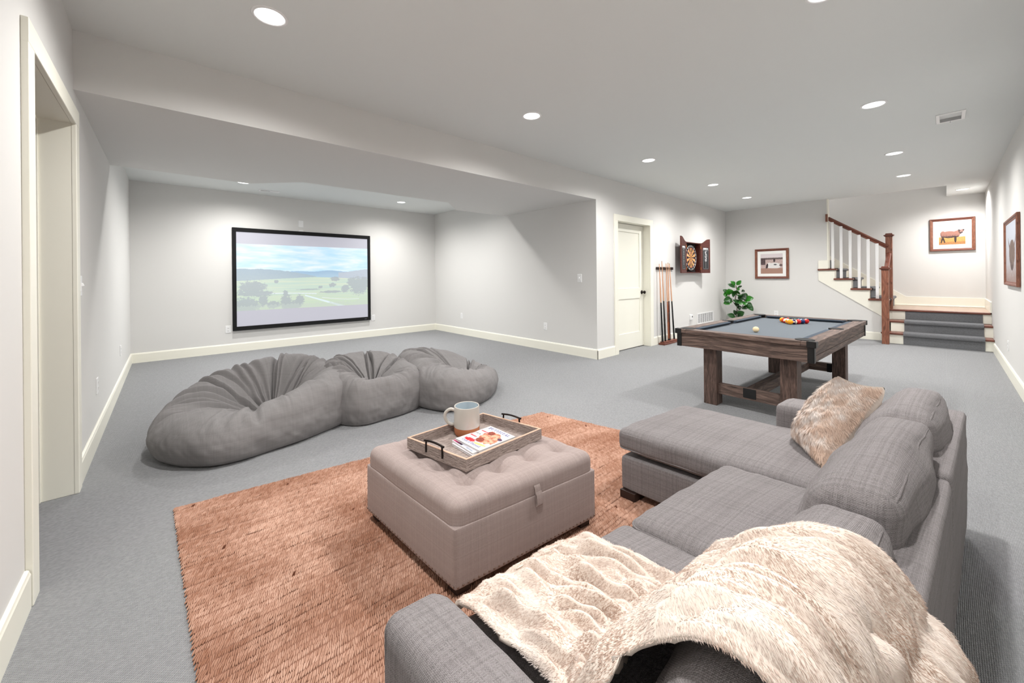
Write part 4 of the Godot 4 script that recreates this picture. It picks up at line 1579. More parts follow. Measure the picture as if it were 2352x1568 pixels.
func plant() -> void:
	var at := Vector3(9.45, 0, -3.10)
	var o := thing("rubber_plant", "leafy green rubber plant in a pot in the corner behind the pool table", "potted plant", at)
	var b := MB.new()
	b.lathe([Vector2(0, 0), Vector2(0.115, 0), Vector2(0.125, 0.008), Vector2(0.15, 0.20), Vector2(0.158, 0.215), Vector2(0.158, 0.235), Vector2(0.148, 0.237), Vector2(0.143, 0.215), Vector2(0, 0.21)], 32)
	part(o, "pot", b, mat(Color(0.16, 0.15, 0.15), 0.6))
	b = MB.new()
	b.lathe([Vector2(0, 0.222), Vector2(0.06, 0.223), Vector2(0.141, 0.216), Vector2(0.141, 0.19), Vector2(0, 0.19)], 28)
	part(o, "soil", b, mat(Color(0.14, 0.10, 0.08), 1.0))
	# photograph plane: s to the right, y up, d towards the camera
	var right := Vector3(0.666, 0, 0.746)
	right = Vector3(0.25, 0, 0.97)
	var toward := Vector3(-0.97, 0, 0.25)
	var p := func(s: float, y: float, d: float) -> Vector3: return right * s + toward * d + Vector3.UP * y
	var bark := mat(Color(0.33, 0.26, 0.18), 0.8)
	var main := curve([p.call(0.01, 0.20, 0.0), p.call(0.0, 0.34, 0.0), p.call(0.02, 0.52, 0.01), p.call(-0.015, 0.70, 0.0), p.call(0.02, 0.86, -0.01), p.call(0.0, 1.0, 0.0)], 5)
	b = MB.new()
	b.tube(main, 0.0085, 8)
	part(o, "stem", b, bark)
	b = MB.new()
	b.tube(curve([p.call(0.005, 0.42, 0.0), p.call(0.09, 0.50, 0.03), p.call(0.15, 0.60, 0.04), p.call(0.16, 0.71, 0.03)], 5), 0.006, 7)
	part(o, "stem", b, bark)
	b = MB.new()
	b.tube(curve([p.call(0.02, 0.52, 0.01), p.call(-0.06, 0.64, 0.03), p.call(-0.13, 0.75, 0.02), p.call(-0.15, 0.83, 0.0)], 5), 0.006, 7)
	part(o, "stem", b, bark)
	# each leaf: base, tip, width, tone; placed where the photograph shows them
	var leaves := [
		[0.0, 1.0, 0.0, 0.105, 1.115, 0.02, 0.052, 0], [-0.005, 0.99, 0.0, -0.10, 1.105, 0.03, 0.05, 0], [0.0, 0.95, 0.0, -0.155, 1.035, 0.05, 0.055, 1], [0.02, 0.945, 0.0, 0.115, 0.995, -0.05, 0.028, 2], [0.02, 0.91, 0.0, 0.075, 0.935, 0.02, 0.05, 0],
		[-0.02, 0.83, 0.0, 0.03, 0.90, 0.11, 0.10, 1], [0.03, 0.80, 0.0, 0.06, 0.77, 0.12, 0.10, 1], [-0.02, 0.76, 0.0, -0.07, 0.86, 0.09, 0.09, 1],
		[-0.13, 0.78, 0.0, -0.14, 0.93, 0.05, 0.105, 0], [-0.15, 0.83, 0.0, -0.255, 0.905, 0.0, 0.05, 1], [-0.15, 0.80, 0.0, -0.245, 0.79, 0.03, 0.075, 0],
		[-0.06, 0.70, 0.02, -0.235, 0.665, 0.08, 0.085, 1], [-0.05, 0.66, 0.03, -0.24, 0.595, 0.07, 0.075, 0], [0.0, 0.70, 0.0, 0.05, 0.60, 0.12, 0.11, 1], [0.0, 0.66, 0.0, 0.02, 0.53, 0.07, 0.06, 2], [0.03, 0.58, 0.0, 0.075, 0.46, 0.06, 0.05, 2],
		[0.03, 0.77, 0.0, 0.20, 0.70, 0.09, 0.11, 2], [0.08, 0.80, 0.0, 0.23, 0.72, 0.0, 0.09, 1], [0.10, 0.86, 0.0, 0.165, 0.895, -0.03, 0.04, 2], [0.16, 0.69, 0.02, 0.335, 0.735, 0.05, 0.075, 0], [0.15, 0.68, 0.02, 0.28, 0.68, 0.06, 0.06, 0],
		[0.15, 0.66, 0.04, 0.06, 0.60, 0.12, 0.065, 0], [0.16, 0.66, 0.03, 0.18, 0.57, 0.12, 0.06, 0], [0.17, 0.62, 0.03, 0.31, 0.545, 0.06, 0.065, 1], [0.18, 0.60, 0.03, 0.325, 0.455, 0.08, 0.07, 1], [0.13, 0.55, 0.04, 0.215, 0.495, 0.09, 0.10, 2],
		[0.01, 0.33, 0.0, 0.16, 0.425, 0.06, 0.085, 1], [0.01, 0.30, 0.0, 0.115, 0.335, 0.11, 0.075, 2], [0.0, 0.33, 0.0, -0.045, 0.46, 0.03, 0.05, 2], [0.0, 0.29, 0.0, -0.175, 0.355, 0.07, 0.065, 1]]
	var tones := [Color(0.12, 0.42, 0.06), Color(0.06, 0.27, 0.06), Color(0.035, 0.16, 0.04)]
	var ms := []
	for t in tones:
		var m := mat(t, 0.35)
		m.backlight_enabled = true
		m.backlight = Color(0.12, 0.25, 0.05)
		ms.append(m)
	for l in leaves:
		b = MB.new()
		leaf_shape(b, p.call(l[0], l[1], l[2]), p.call(l[3], l[4], l[5]), l[6] * 1.65)
		part(o, "leaf", b, ms[l[7]])


func leaf_shape(b: MB, a: Vector3, tip: Vector3, w: float) -> void:
	var d := tip - a
	var side := d.cross(Vector3(-0.75, 0.35, 0.55)).normalized()
	var up := side.cross(d).normalized()
	var rows := []
	for i in 11:
		var f := i / 10.0
		var wf := w * 0.5 * (0.06 if f < 0.15 else 0.06 + 0.97 * pow(sin(PI * pow((f - 0.15) / 0.85, 0.85)), 0.75))
		if i == 10:
			wf = 0.0005
		var c := a + d * f + up * (sin(PI * f) * d.length() * 0.10)
		var row := []
		for j in 7:
			var g := j / 3.0 - 1.0
			row.append(c + side * g * wf + up * (absf(g) * wf * 0.28 - 0.002 * (1.0 if j == 3 else 0.0)) + up * 0.003 * sin(f * 9.0 + g * 3.0))
		rows.append(row)
	b.grid(rows)


# ------------------------------------------------------------------ framed pictures
func build_pictures() -> void:
	picture("framed_farm_picture", "brown framed sepia print of a farm field with white cattle, on the back wall", Vector3(BACK_X, 1.476, -2.525), Vector3(-1, 0, 0), 0.632, 0.652, 0.049, 0.062, farm())
	picture("framed_cow_picture", "brown framed print of a dark cow standing in straw, above the stair landing", Vector3(FAR_X, 1.988, 0.097), Vector3(-1, 0, 0), 0.588, 0.635, 0.046, 0.078, cow())
	picture("framed_highland_cow_picture", "tall brown framed print of a horned highland cow's head on the right wall", Vector3(7.02, 1.47, NEAR_Z), Vector3(0, 0, -1), 1.24, 0.76, 0.05, 0.0, highland(), 0.03)


func picture(called: String, label: String, at: Vector3, out: Vector3, w: float, h: float, f: float, mount: float, im: Image, dep := 0.04) -> void:
	var o := thing(called, label, "picture", at, face_turn(out))
	var hw := w / 2
	var hh := h / 2
	# mitred moulding: four sides swept from a profile
	for k in 4:
		var b := MB.new()
		var hor := k % 2 == 0
		var sg := 1.0 if k < 2 else -1.0
		var prof := [Vector2(0, 0.002), Vector2(0, dep - 0.006), Vector2(0.006, dep), Vector2(f * 0.45, dep - 0.002), Vector2(f * 0.6, dep - 0.010), Vector2(f * 0.92, dep - 0.014), Vector2(f, dep - 0.020), Vector2(f, 0.002)]
		for j in prof.size():
			var p: Vector2 = prof[j]
			var q: Vector2 = prof[(j + 1) % prof.size()]
			var e: Array = []
			for t in [[p, -1.0], [p, 1.0], [q, 1.0], [q, -1.0]]:
				var pt: Vector2 = t[0]
				e.append(Vector3((hw - pt.x) * t[1], (hh - pt.x) * sg, pt.y) if hor else Vector3((hw - pt.x) * sg, (hh - pt.x) * t[1], pt.y))
			var mid: Vector3 = (e[0] + e[2]) / 2 - (Vector3(0, (hh - f / 2) * sg, dep / 2) if hor else Vector3((hw - f / 2) * sg, 0, dep / 2))
			b.out3(e[0], e[1], e[2], mid)
			b.out3(e[0], e[2], e[3], mid)
		part(o, "frame_side", b, M.frame_x if hor else wood(T.stair_y, 2.6, 0.45))
	var iw := hw - f + 0.002
	var ih := hh - f + 0.002
	var bk := MB.new()
	bk.block(Vector3(-hw + 0.01, -hh + 0.01, 0.0), Vector3(hw - 0.01, hh - 0.01, 0.012))
	part(o, "backing_board", bk, mat(Color(0.3, 0.25, 0.22), 0.9))
	if mount > 0.0:
		# bevelled window mount
		for s in [[-iw, ih - mount, iw, ih], [-iw, -ih, iw, -ih + mount], [-iw, -ih + mount, -iw + mount, ih - mount], [iw - mount, -ih + mount, iw, ih - mount]]:
			var b := MB.new()
			b.rbox(Vector3(s[0], s[1], 0.012), Vector3(s[2], s[3], 0.0165), 0.001)
			part(o, "mount", b, mat(Color(0.93, 0.93, 0.92), 0.9))
	var b2 := MB.new()
	var x := iw - mount + 0.001
	var y := ih - mount + 0.001
	b2.face(Vector3(-x, -y, 0.0135), Vector3(x, -y, 0.0135), Vector3(x, y, 0.0135), Vector3(-x, y, 0.0135))
	var m := mat(Color.WHITE, 0.6)
	m.albedo_texture = tex(im)
	part(o, "print", b2, m)


func ell(x: float, y: float, cx: float, cy: float, rx: float, ry: float, tilt := 0.0) -> float:
	var d := Vector2(x - cx, y - cy).rotated(-tilt)
	return 1.0 - Vector2(d.x / rx, d.y / ry).length()


func farm() -> Image:
	var fn := FastNoiseLite.new()
	fn.seed = 8
	fn.frequency = 1.0
	fn.fractal_octaves = 3
	return paint(200, 176, func(px, py):
		var x: float = px / 200.0
		var y: float = py / 176.0
		var nz := fn.get_noise_2d(x * 30.0, y * 26.0)
		var c := Color(0.83, 0.79, 0.80)
		if y > 0.20 + 0.02 * nz:
			c = Color(0.45, 0.39, 0.38).lerp(Color(0.30, 0.25, 0.25), clampf(0.5 + nz, 0, 1))
		if y > 0.29 + 0.015 * nz:
			c = Color(0.80, 0.72, 0.70).lerp(Color(0.52, 0.42, 0.40), clampf(0.25 + nz, 0, 1))
		if x < 0.22 and y > 0.24 and y < 0.55 + 0.05 * nz:
			c = Color(0.22, 0.16, 0.17).lerp(Color(0.72, 0.62, 0.62), clampf(nz * 1.3, 0, 1))
		if ell(x, y, 0.62, 0.33, 0.045, 0.09) > 0.0:
			c = Color(0.20, 0.14, 0.15)
		# white cattle with dark patches
		if ell(x, y, 0.62, 0.60, 0.30, 0.15) > 0.0 or ell(x, y, 0.40, 0.58, 0.12, 0.14) > 0.0:
			c = Color(0.88, 0.87, 0.86).lerp(Color(0.72, 0.70, 0.70), clampf(nz, 0, 1))
		if ell(x, y, 0.29, 0.62, 0.05, 0.13, 0.2) + 0.3 * nz > 0.0:
			c = Color(0.20, 0.14, 0.16)
		if ell(x, y, 0.66, 0.545, 0.07, 0.035) > 0.0:
			c = Color(0.34, 0.34, 0.35)
		if ell(x, y, 0.91, 0.58, 0.07, 0.06) > 0.0:
			c = Color(0.40, 0.33, 0.32)
		if y > 0.73 + 0.03 * nz:
			c = Color(0.72, 0.58, 0.52).lerp(Color(0.48, 0.34, 0.28), clampf(0.35 + 0.8 * fn.get_noise_2d(x * 60.0, y * 40.0), 0, 1))
		return c)


func cow() -> Image:
	var fn := FastNoiseLite.new()
	fn.seed = 9
	fn.frequency = 1.0
	fn.fractal_octaves = 3
	return paint(240, 190, func(px, py):
		var x: float = px / 240.0
		var y: float = py / 190.0
		var nz := fn.get_noise_2d(x * 26.0, y * 22.0)
		var c := Color(0.80, 0.72, 0.70).lerp(Color(0.72, 0.67, 0.68), clampf(0.5 + fn.get_noise_2d(x * 3.0, y * 3.0), 0, 1))
		if y > 0.62 + 0.02 * nz:
			c = Color(0.80, 0.62, 0.36).lerp(Color(0.70, 0.47, 0.24), clampf(0.3 + nz + (y - 0.7), 0, 1))
		if y > 0.86 + 0.03 * nz:
			c = Color(0.76, 0.56, 0.34).lerp(Color(0.45, 0.26, 0.16), clampf(0.35 + fn.get_noise_2d(x * 50.0, y * 40.0), 0, 1))
		var back := Color(0.60, 0.42, 0.37)
		var dark := Color(0.20, 0.15, 0.15)
		var body := maxf(ell(x, y, 0.40, 0.50, 0.32, 0.17), maxf(ell(x, y, 0.16, 0.48, 0.10, 0.16), ell(x, y, 0.66, 0.49, 0.13, 0.16)))
		body = maxf(body, ell(x, y, 0.755, 0.40, 0.10, 0.11, -0.5))
		if body > 0.0:
			c = back.lerp(dark, clampf((y - 0.52) * 5.0 + nz * 0.9, 0, 1))
			if y > 0.58:
				c = dark.lerp(back, clampf(nz, 0, 1))
		# legs
		for l in [[0.125, 0.75, 0.03, 0.17, 0.25], [0.19, 0.75, 0.03, 0.17, -0.25], [0.635, 0.75, 0.035, 0.16, 0.05], [0.61, 0.72, 0.03, 0.15, 0.0]]:
			if ell(x, y, l[0], l[1], l[2], l[3], l[4]) > 0.0:
				c = dark
		# raised head, pale face, dark muzzle
		if ell(x, y, 0.80, 0.38, 0.06, 0.10, -0.3) > 0.0:
			c = dark.lerp(back, clampf(0.3 + nz, 0, 1))
		if ell(x, y, 0.865, 0.335, 0.085, 0.062, -0.5) > 0.0:
			c = Color(0.66, 0.50, 0.46).lerp(dark, clampf(nz + 0.1, 0, 1))
		if ell(x, y, 0.925, 0.295, 0.032, 0.026, -0.4) > 0.0 or ell(x, y, 0.865, 0.415, 0.04, 0.025, -0.3) > 0.0 or ell(x, y, 0.765, 0.30, 0.045, 0.025, 0.5) > 0.0:
			c = dark
		# tail
		if absf(x - 0.065 + 0.03 * sin(y * 8.0)) < 0.012 and y > 0.40 and y < 0.76:
			c = Color(0.45, 0.33, 0.30)
		return c)


func highland() -> Image:
	var fn := FastNoiseLite.new()
	fn.seed = 10
	fn.frequency = 1.0
	fn.fractal_octaves = 3
	return paint(256, 170, func(px, py):
		var x: float = px / 256.0
		var y: float = py / 170.0
		var nz := fn.get_noise_2d(x * 50.0, y * 9.0)
		var c := Color(0.74, 0.76, 0.80).lerp(Color(0.66, 0.62, 0.62), clampf(y * 1.3 - 0.35 + 0.2 * nz, 0, 1))
		if y > 0.72:
			c = c.lerp(Color(0.56, 0.46, 0.43), clampf((y - 0.72) * 3.0 + nz * 0.6, 0, 1))
		# horns sweep up from the poll
		for s in [-1.0, 1.0]:
			var t := clampf((0.40 - y) / 0.16, 0.0, 1.0)
			var hx: float = 0.52 + s * (0.20 + 0.10 * sin(t * 1.6))
			if y < 0.42 and y > 0.24 and absf(x - hx) < 0.030 * (1.15 - t):
				c = Color(0.40, 0.32, 0.32)
		var head := maxf(ell(x, y, 0.53, 0.52, 0.24, 0.22), ell(x, y, 0.53, 0.66, 0.16, 0.15))
		if head + 0.12 * nz > 0.0:
			c = Color(0.50, 0.42, 0.38).lerp(Color(0.32, 0.26, 0.25), clampf(0.4 + fn.get_noise_2d(x * 40.0, y * 6.0), 0, 1))
		if ell(x, y, 0.53, 0.76, 0.08, 0.05) > 0.0:
			c = Color(0.30, 0.24, 0.24)
		return c)


# ------------------------------------------------------------------ rug, sofa, ottoman
const E1 := Vector3(-0.05897, 0, -0.99826)      # seating group: depth direction, towards the screen
const E2 := Vector3(0.99428, 0, 0.10680)        # seating group: along the sofa


func pqh(p: float, q: float, h: float) -> Vector3:
	return E1 * p + E2 * q + Vector3.UP * h


func build_rug() -> void:
	# woven jute: rows of plump slanted stitches on a backing
	var o := thing("jute_rug", "terracotta tan chunky woven jute rug under the ottoman and sofa", "rug", Vector3(1.4, 0, -1.5))
	var c := [Vector3(0.02, 0, -2.785), Vector3(2.535, 0, -2.45), Vector3(2.96, 0, -0.55), Vector3(0.105, 0, -0.25)]
	var org := Vector3(1.4, 0, -1.5)
	var at := func(u: float, v: float) -> Vector3: return c[0].lerp(c[1], u).lerp(c[3].lerp(c[2], u), v) - org
	var b := MB.new()
	var rows := []
	for i in 12:
		var row := []
		for j in 16:
			row.append(at.call(lerpf(0.004, 0.996, j / 15.0), lerpf(0.004, 0.996, i / 11.0)) + Vector3.UP * 0.006)
		rows.append(row)
	b.grid(rows)
	part(o, "backing", b, mat(Color(0.52, 0.37, 0.30), 1.0))
	var nub := MB.new()
	# a stitch is two plies of yarn lying side by side
	for ply in [-0.50, 0.50]:
		var first := nub.v.size()
		nub.lathe([Vector2(0, -1), Vector2(0.22, -0.9), Vector2(0.40, -0.6), Vector2(0.46, -0.1), Vector2(0.42, 0.4), Vector2(0.28, 0.82), Vector2(0, 1)], 7)
		nub.move(first, Transform3D(Basis(Vector3(1, 0, 0), Vector3(0.30, 1, 0.0), Vector3(0, 0, 1.6)), Vector3(ply, ply * 0.16, 0.0)))
	var mm := MultiMesh.new()
	mm.transform_format = MultiMesh.TRANSFORM_3D
	mm.use_colors = true
	mm.mesh = nub.commit()
	var nu := 214
	var nv := 108
	mm.instance_count = nu * nv
	var r := RandomNumberGenerator.new()
	r.seed = 77
	var k := 0
	for j in nv:
		var row_tone := r.randf_range(-1, 1)
		var sway := r.randf_range(-0.16, 0.16)
		for i in nu:
			var u := (i + 0.5 + sway + r.randf_range(-0.12, 0.12)) / nu
			var v := (j + 0.5 + r.randf_range(-0.05, 0.05) + 0.30 * noise.get_noise_2d(u * 9.0, j * 0.35)) / nv
			var p: Vector3 = at.call(clampf(u, 0.002, 0.998), v)
			var lift := 0.0075 + 0.003 * noise.get_noise_2d(u * 14.0, v * 14.0) + r.randf_range(-0.001, 0.001)
			var yaw := -1.24 + r.randf_range(-0.24, 0.24)
			var ax := Vector3(cos(yaw), r.randf_range(0.06, 0.26), sin(yaw)).normalized()      # length of the stitch
			var side := ax.cross(Vector3.UP).normalized()
			var up := side.cross(ax)
			mm.set_instance_transform(k, Transform3D(Basis(side * r.randf_range(0.0060, 0.0074), ax * r.randf_range(0.0108, 0.0130), up * r.randf_range(0.0064, 0.0086)), p + Vector3.UP * lift))
			var tone := 0.5 + 0.5 * noise.get_noise_2d(u * 5.0 + 30.0, v * 5.0) + 0.12 * row_tone + r.randf_range(-0.24, 0.24)
			var col := Color(0.71, 0.53, 0.435).lerp(Color(0.95, 0.805, 0.72), clampf(tone, 0, 1))
			if r.randf() < 0.002:
				col = Color(0.48, 0.31, 0.24)
			mm.set_instance_color(k, col.srgb_to_linear())
			k += 1
	var mi := MultiMeshInstance3D.new()
	mi.name = "woven_stitches"
	mi.multimesh = mm
	var m := tri(mat(Color.WHITE, 1.0), Vector3(0.30, 0.13, 0.30))
	m.vertex_color_use_as_albedo = true
	m.albedo_texture = T.fibre
	m.metallic_specular = 0.25
	mi.material_override = m
	mi.set_meta("kind", "stuff")
	o.add_child(mi)


func build_sofa() -> void:
	var o := thing("sectional_sofa", "grey tweed sectional sofa with a chaise, loose back cushions and piped edges", "sofa", pqh(0.55, 1.6, 0.0))
	o.transform = Transform3D(Basis(E2, Vector3.UP, -E1), pqh(0.55, 1.6, 0.0))
	var P := func(q: float, p: float, h: float) -> Vector3: return Vector3(q - 1.6, h, -(p - 0.55))
	var blk := func(q0: float, q1: float, p0: float, p1: float, h0: float, h1: float) -> Array: return [P.call(q0, p1, h0), P.call(q1, p0, h1)]
	var e: Array
	# upholstered bases
	e = blk.call(0.54, 1.985, 0.22, 0.865, 0.052, 0.238)
	part(o, "seat_base", cushion(e[0], e[1], 0.018, Vector3.ZERO, 8, 0.002), M.sofa)
	e = blk.call(1.99, 2.675, 0.25, 1.435, 0.052, 0.240)
	part(o, "chaise_base", cushion(e[0], e[1], 0.018, Vector3.ZERO, 8, 0.002), M.sofa)
	# back frames, a near and a far module
	part(o, "back_frame", cushion(Vector3(-0.745, 0.052, -0.065), Vector3(0.745, 0.580, 0.065), 0.022, Vector3.ZERO, 10, 0.002), M.sofa, P.call(1.155, 0.216, 0.0), Vector3(0, 0.052, 0))
	part(o, "back_frame", cushion(Vector3(-0.480, 0.052, -0.07), Vector3(0.480, 0.585, 0.07), 0.022, Vector3.ZERO, 10, 0.002, 4.0), M.sofa, P.call(2.392, 0.287, 0.0), Vector3(0, 0.052, 0))
	# arms
	e = blk.call(0.40, 0.552, 0.13, 0.885, 0.052, 0.500)
	part(o, "arm", cushion(e[0], e[1], 0.040, Vector3(0.004, 0.006, 0.004), 16, 0.003, 2.0), M.sofa)
	e = blk.call(2.665, 2.868, 0.24, 0.945, 0.052, 0.508)
	part(o, "arm", cushion(e[0], e[1], 0.040, Vector3(0.004, 0.006, 0.004), 16, 0.003, 6.0), M.sofa)
	var arm_pipe := MB.new()
	arm_pipe.tube(loop_path(0.131, 0.426, 0.030, func(a, c): return P.call(0.476 + a, 0.873, 0.276 + c)), 0.0035, 6, true)
	part(o, "piping", arm_pipe, M.sofa)
	# loose seat cushions
	for s in [[0.556, 1.266, 0.35, 0.90, 0.236, 0.385], [1.274, 1.980, 0.35, 0.90, 0.236, 0.385], [1.988, 2.662, 0.38, 1.462, 0.258, 0.388]]:
		e = blk.call(s[0], s[1], s[2], s[3], s[4], s[5])
		var chaise: bool = s[3] > 1.0
		part(o, "chaise_cushion" if chaise else "seat_cushion", cushion(e[0], e[1], 0.045, Vector3(0.006, 0.026, 0.008), 26, 0.006, s[0] * 9.0), M.sofa)
		var qc: float = (s[0] + s[1]) / 2
		var pc: float = (s[2] + s[3]) / 2
		for y in [s[5] - 0.028, s[4] + 0.022]:
			var pb := MB.new()
			pb.tube(loop_path(s[1] - s[0] - 0.008, s[3] - s[2] - 0.008, 0.045, func(a, c): return P.call(qc + a, pc + c, y)), 0.0035, 6, true)
			part(o, "piping", pb, M.sofa)
	# loose back cushions leaning on the frame
	for s in [[0.572, 1.278, 0.668], [1.288, 2.062, 0.705], [2.072, 2.660, 0.705]]:
		var qc: float = (s[0] + s[1]) / 2
		var w: float = (s[1] - s[0]) / 2
		var at: Vector3 = P.call(qc, 0.292 + 0.050 * (qc - 1.2) + 0.055, 0.0)
		var sd: float = qc * 3.0
		var lean := func(v: Vector3) -> Vector3:
			var f := clampf((v.y - 0.39) / 0.34, 0.0, 1.1)
			var sag := 0.012 * noise.get_noise_3d(v.x * 4.0 + sd, v.y * 6.0, sd) + 0.005 * noise.get_noise_3d(v.x * 5.0, v.y * 30.0 + v.x * 9.0, sd + 2.0)
			return Vector3(v.x, v.y + 0.006 * noise.get_noise_1d(v.x * 5.0 + sd) * f, v.z * (1.0 - 0.30 * f) + 0.075 * f + sag * lerpf(1.0, -0.6, smoothstep(-0.09, 0.09, v.z)))
		part(o, "back_cushion", cushion(Vector3(-w, 0.385, -0.115), Vector3(w, s[2], 0.10), 0.050, Vector3(0.014, 0.034, 0.050), 28, 0.004, sd, lean), M.sofa, at, Vector3(0, 0.050, 0))
		for z in [-0.094, 0.082]:
			var pb := MB.new()
			pb.tube(loop_path(2 * w - 0.026, 0.292 + s[2] - 0.705, 0.05, func(a, c): return lean.call(Vector3(a, 0.545 + (s[2] - 0.705) * 0.5 + c + 0.010 * (1 - pow(a / w, 2.0)) * (1.0 if c > 0 else 0.0), z))), 0.0036, 6, true)
			part(o, "piping", pb, M.sofa, at, Vector3(0, 0.050, 0))
	# block feet
	for f in [[2.02, 1.385], [2.62, 1.385], [2.62, 0.32], [0.60, 0.82], [0.60, 0.28], [1.9, 0.82], [1.9, 0.28]]:
		var c: Vector3 = P.call(f[0], f[1], 0.034)
		part(o, "foot", box_mb(Vector3(0.09, 0.044, 0.09), 0.004), M.legwood, c)


func loop_path(w: float, d: float, r: float, f: Callable) -> Array:
	# rounded rectangle w by d round the origin
	var out := []
	for k in 4:
		var cx: float = (w / 2 - r) * [1, -1, -1, 1][k]
		var cy: float = (d / 2 - r) * [1, 1, -1, -1][k]
		for i in 7:
			var a := PI / 2 * (k + i / 6.0)
			out.append(f.call(cx + r * cos(a), cy + r * sin(a)))
		# straight run, cut fine enough to follow a bent surface
		var nx: float = (w / 2 - r) * [-1, -1, 1, 1][k]
		var ny: float = (d / 2 - r) * [1, -1, -1, 1][k]
		var e := PI / 2 * (k + 1)
		var p0 := Vector2(cx + r * cos(e), cy + r * sin(e))
		var p1 := Vector2(nx + r * cos(e), ny + r * sin(e))
		for i in range(1, 12):
			var p := p0.lerp(p1, i / 12.0)
			out.append(f.call(p.x, p.y))
	return out


func build_ottoman() -> void:
	var org := pqh(1.3405, 0.891, 0.0)
	var o := thing("storage_ottoman", "square taupe linen storage ottoman with a tufted lid and nailhead trim", "ottoman", org)
	o.transform = Transform3D(Basis(E2, Vector3.UP, -E1), org)
	var w := 0.776
	var d := 0.752
	part(o, "body", cushion(Vector3(0, 0.047, -d), Vector3(w, 0.287, 0), 0.010, Vector3(0.004, 0, 0.004), 12, 0.0012), M.linen)
	# lid: swollen pad pulled down at sixteen buttons, with seams out to the edges
	var bx := [0.155, 0.320, 0.500, 0.675]
	var bz := [-0.150, -0.315, -0.485, -0.640]
	var tuft := func(v: Vector3) -> Vector3:
		if v.y < 0.335:
			return v
		var f := clampf((v.y - 0.335) / 0.04, 0.0, 1.0)
		var pull := 0.0
		for x in bx:
			for z in bz:
				var q := Vector2(v.x - x, v.z - z).length()
				pull += 0.022 * exp(-q * q / 0.0007) + 0.024 * exp(-q * q / 0.0034)
		var seam := 0.0
		for x in bx:
			seam = maxf(seam, exp(-pow((v.x - x) / 0.006, 2.0)) * (0.005 if v.z > bz[0] + 0.02 or v.z < bz[3] - 0.02 else 0.008))
		for z in bz:
			seam = maxf(seam, exp(-pow((v.z - z) / 0.006, 2.0)) * (0.005 if v.x < bx[0] - 0.02 or v.x > bx[3] + 0.02 else 0.008))
		return v - Vector3.UP * (pull + seam) * f
	part(o, "lid", cushion(Vector3(0.003, 0.248, -d + 0.003), Vector3(w - 0.003, 0.377, -0.003), 0.044, Vector3(0.002, 0.022, 0.002), 84, 0.001, 0.0, tuft), M.linen)
	for x in bx:
		for z in bz:
			var b := MB.new()
			b.lathe([Vector2(0, 0.006), Vector2(0.006, 0.005), Vector2(0.010, 0.001), Vector2(0.010, -0.004), Vector2(0, -0.004)], 14)
			part(o, "tuft_button", b, M.linen, Vector3(x, 0.343, z))
	# pull tab on the right-hand face
	var t := MB.new()
	var prof := [Vector2(0.330, 0.001), Vector2(0.318, 0.006), Vector2(0.285, 0.010), Vector2(0.252, 0.013), Vector2(0.244, 0.016), Vector2(0.252, 0.020), Vector2(0.285, 0.018), Vector2(0.305, 0.012)]
	var rows := []
	for p in curve(prof, 4):
		rows.append([Vector3(0.385, p.x, p.y), Vector3(0.400, p.x, p.y + 0.001), Vector3(0.417, p.x, p.y)])
	t.grid(rows)
	part(o, "pull_tab", t, M.linen)
	# nailheads along the lower edge, a few pixels each
	var nb := MB.new()
	for s in 4:
		var len: float = w if s % 2 == 0 else d
		var n := int(len / 0.0235)
		for i in n:
			var a: float = (i + 0.5) / n * len
			var c: Vector3 = [Vector3(a, 0.0625, 0.0), Vector3(w, 0.0625, -a), Vector3(a, 0.0625, -d), Vector3(0, 0.0625, -a)][s]
			var out: Vector3 = [Vector3(0, 0, 1), Vector3(1, 0, 0), Vector3(0, 0, -1), Vector3(-1, 0, 0)][s]
			var base := nb.v.size()
			nb.lathe([Vector2(0, 0.0024), Vector2(0.003, 0.0021), Vector2(0.0046, 0.0011), Vector2(0.0052, -0.0006), Vector2(0, -0.0006)], 8)
			nb.move(base, Transform3D(Basis(Quaternion(Vector3.UP, out)), c + out * 0.0015))
	var nails := part(o, "nailhead_trim", nb, mat(Color(0.52, 0.44, 0.40), 0.4, 0.5))
	nails.set_meta("kind", "stuff")
	for p in [[0.02, -0.02], [w - 0.08, -0.02], [0.02, -d + 0.08], [w - 0.08, -d + 0.08]]:
		var b := MB.new()
		b.rbox(Vector3(p[0], 0.012, p[1] - 0.06), Vector3(p[0] + 0.06, 0.05, p[1]), 0.003)
		part(o, "leg", b, M.legwood)
	tray()


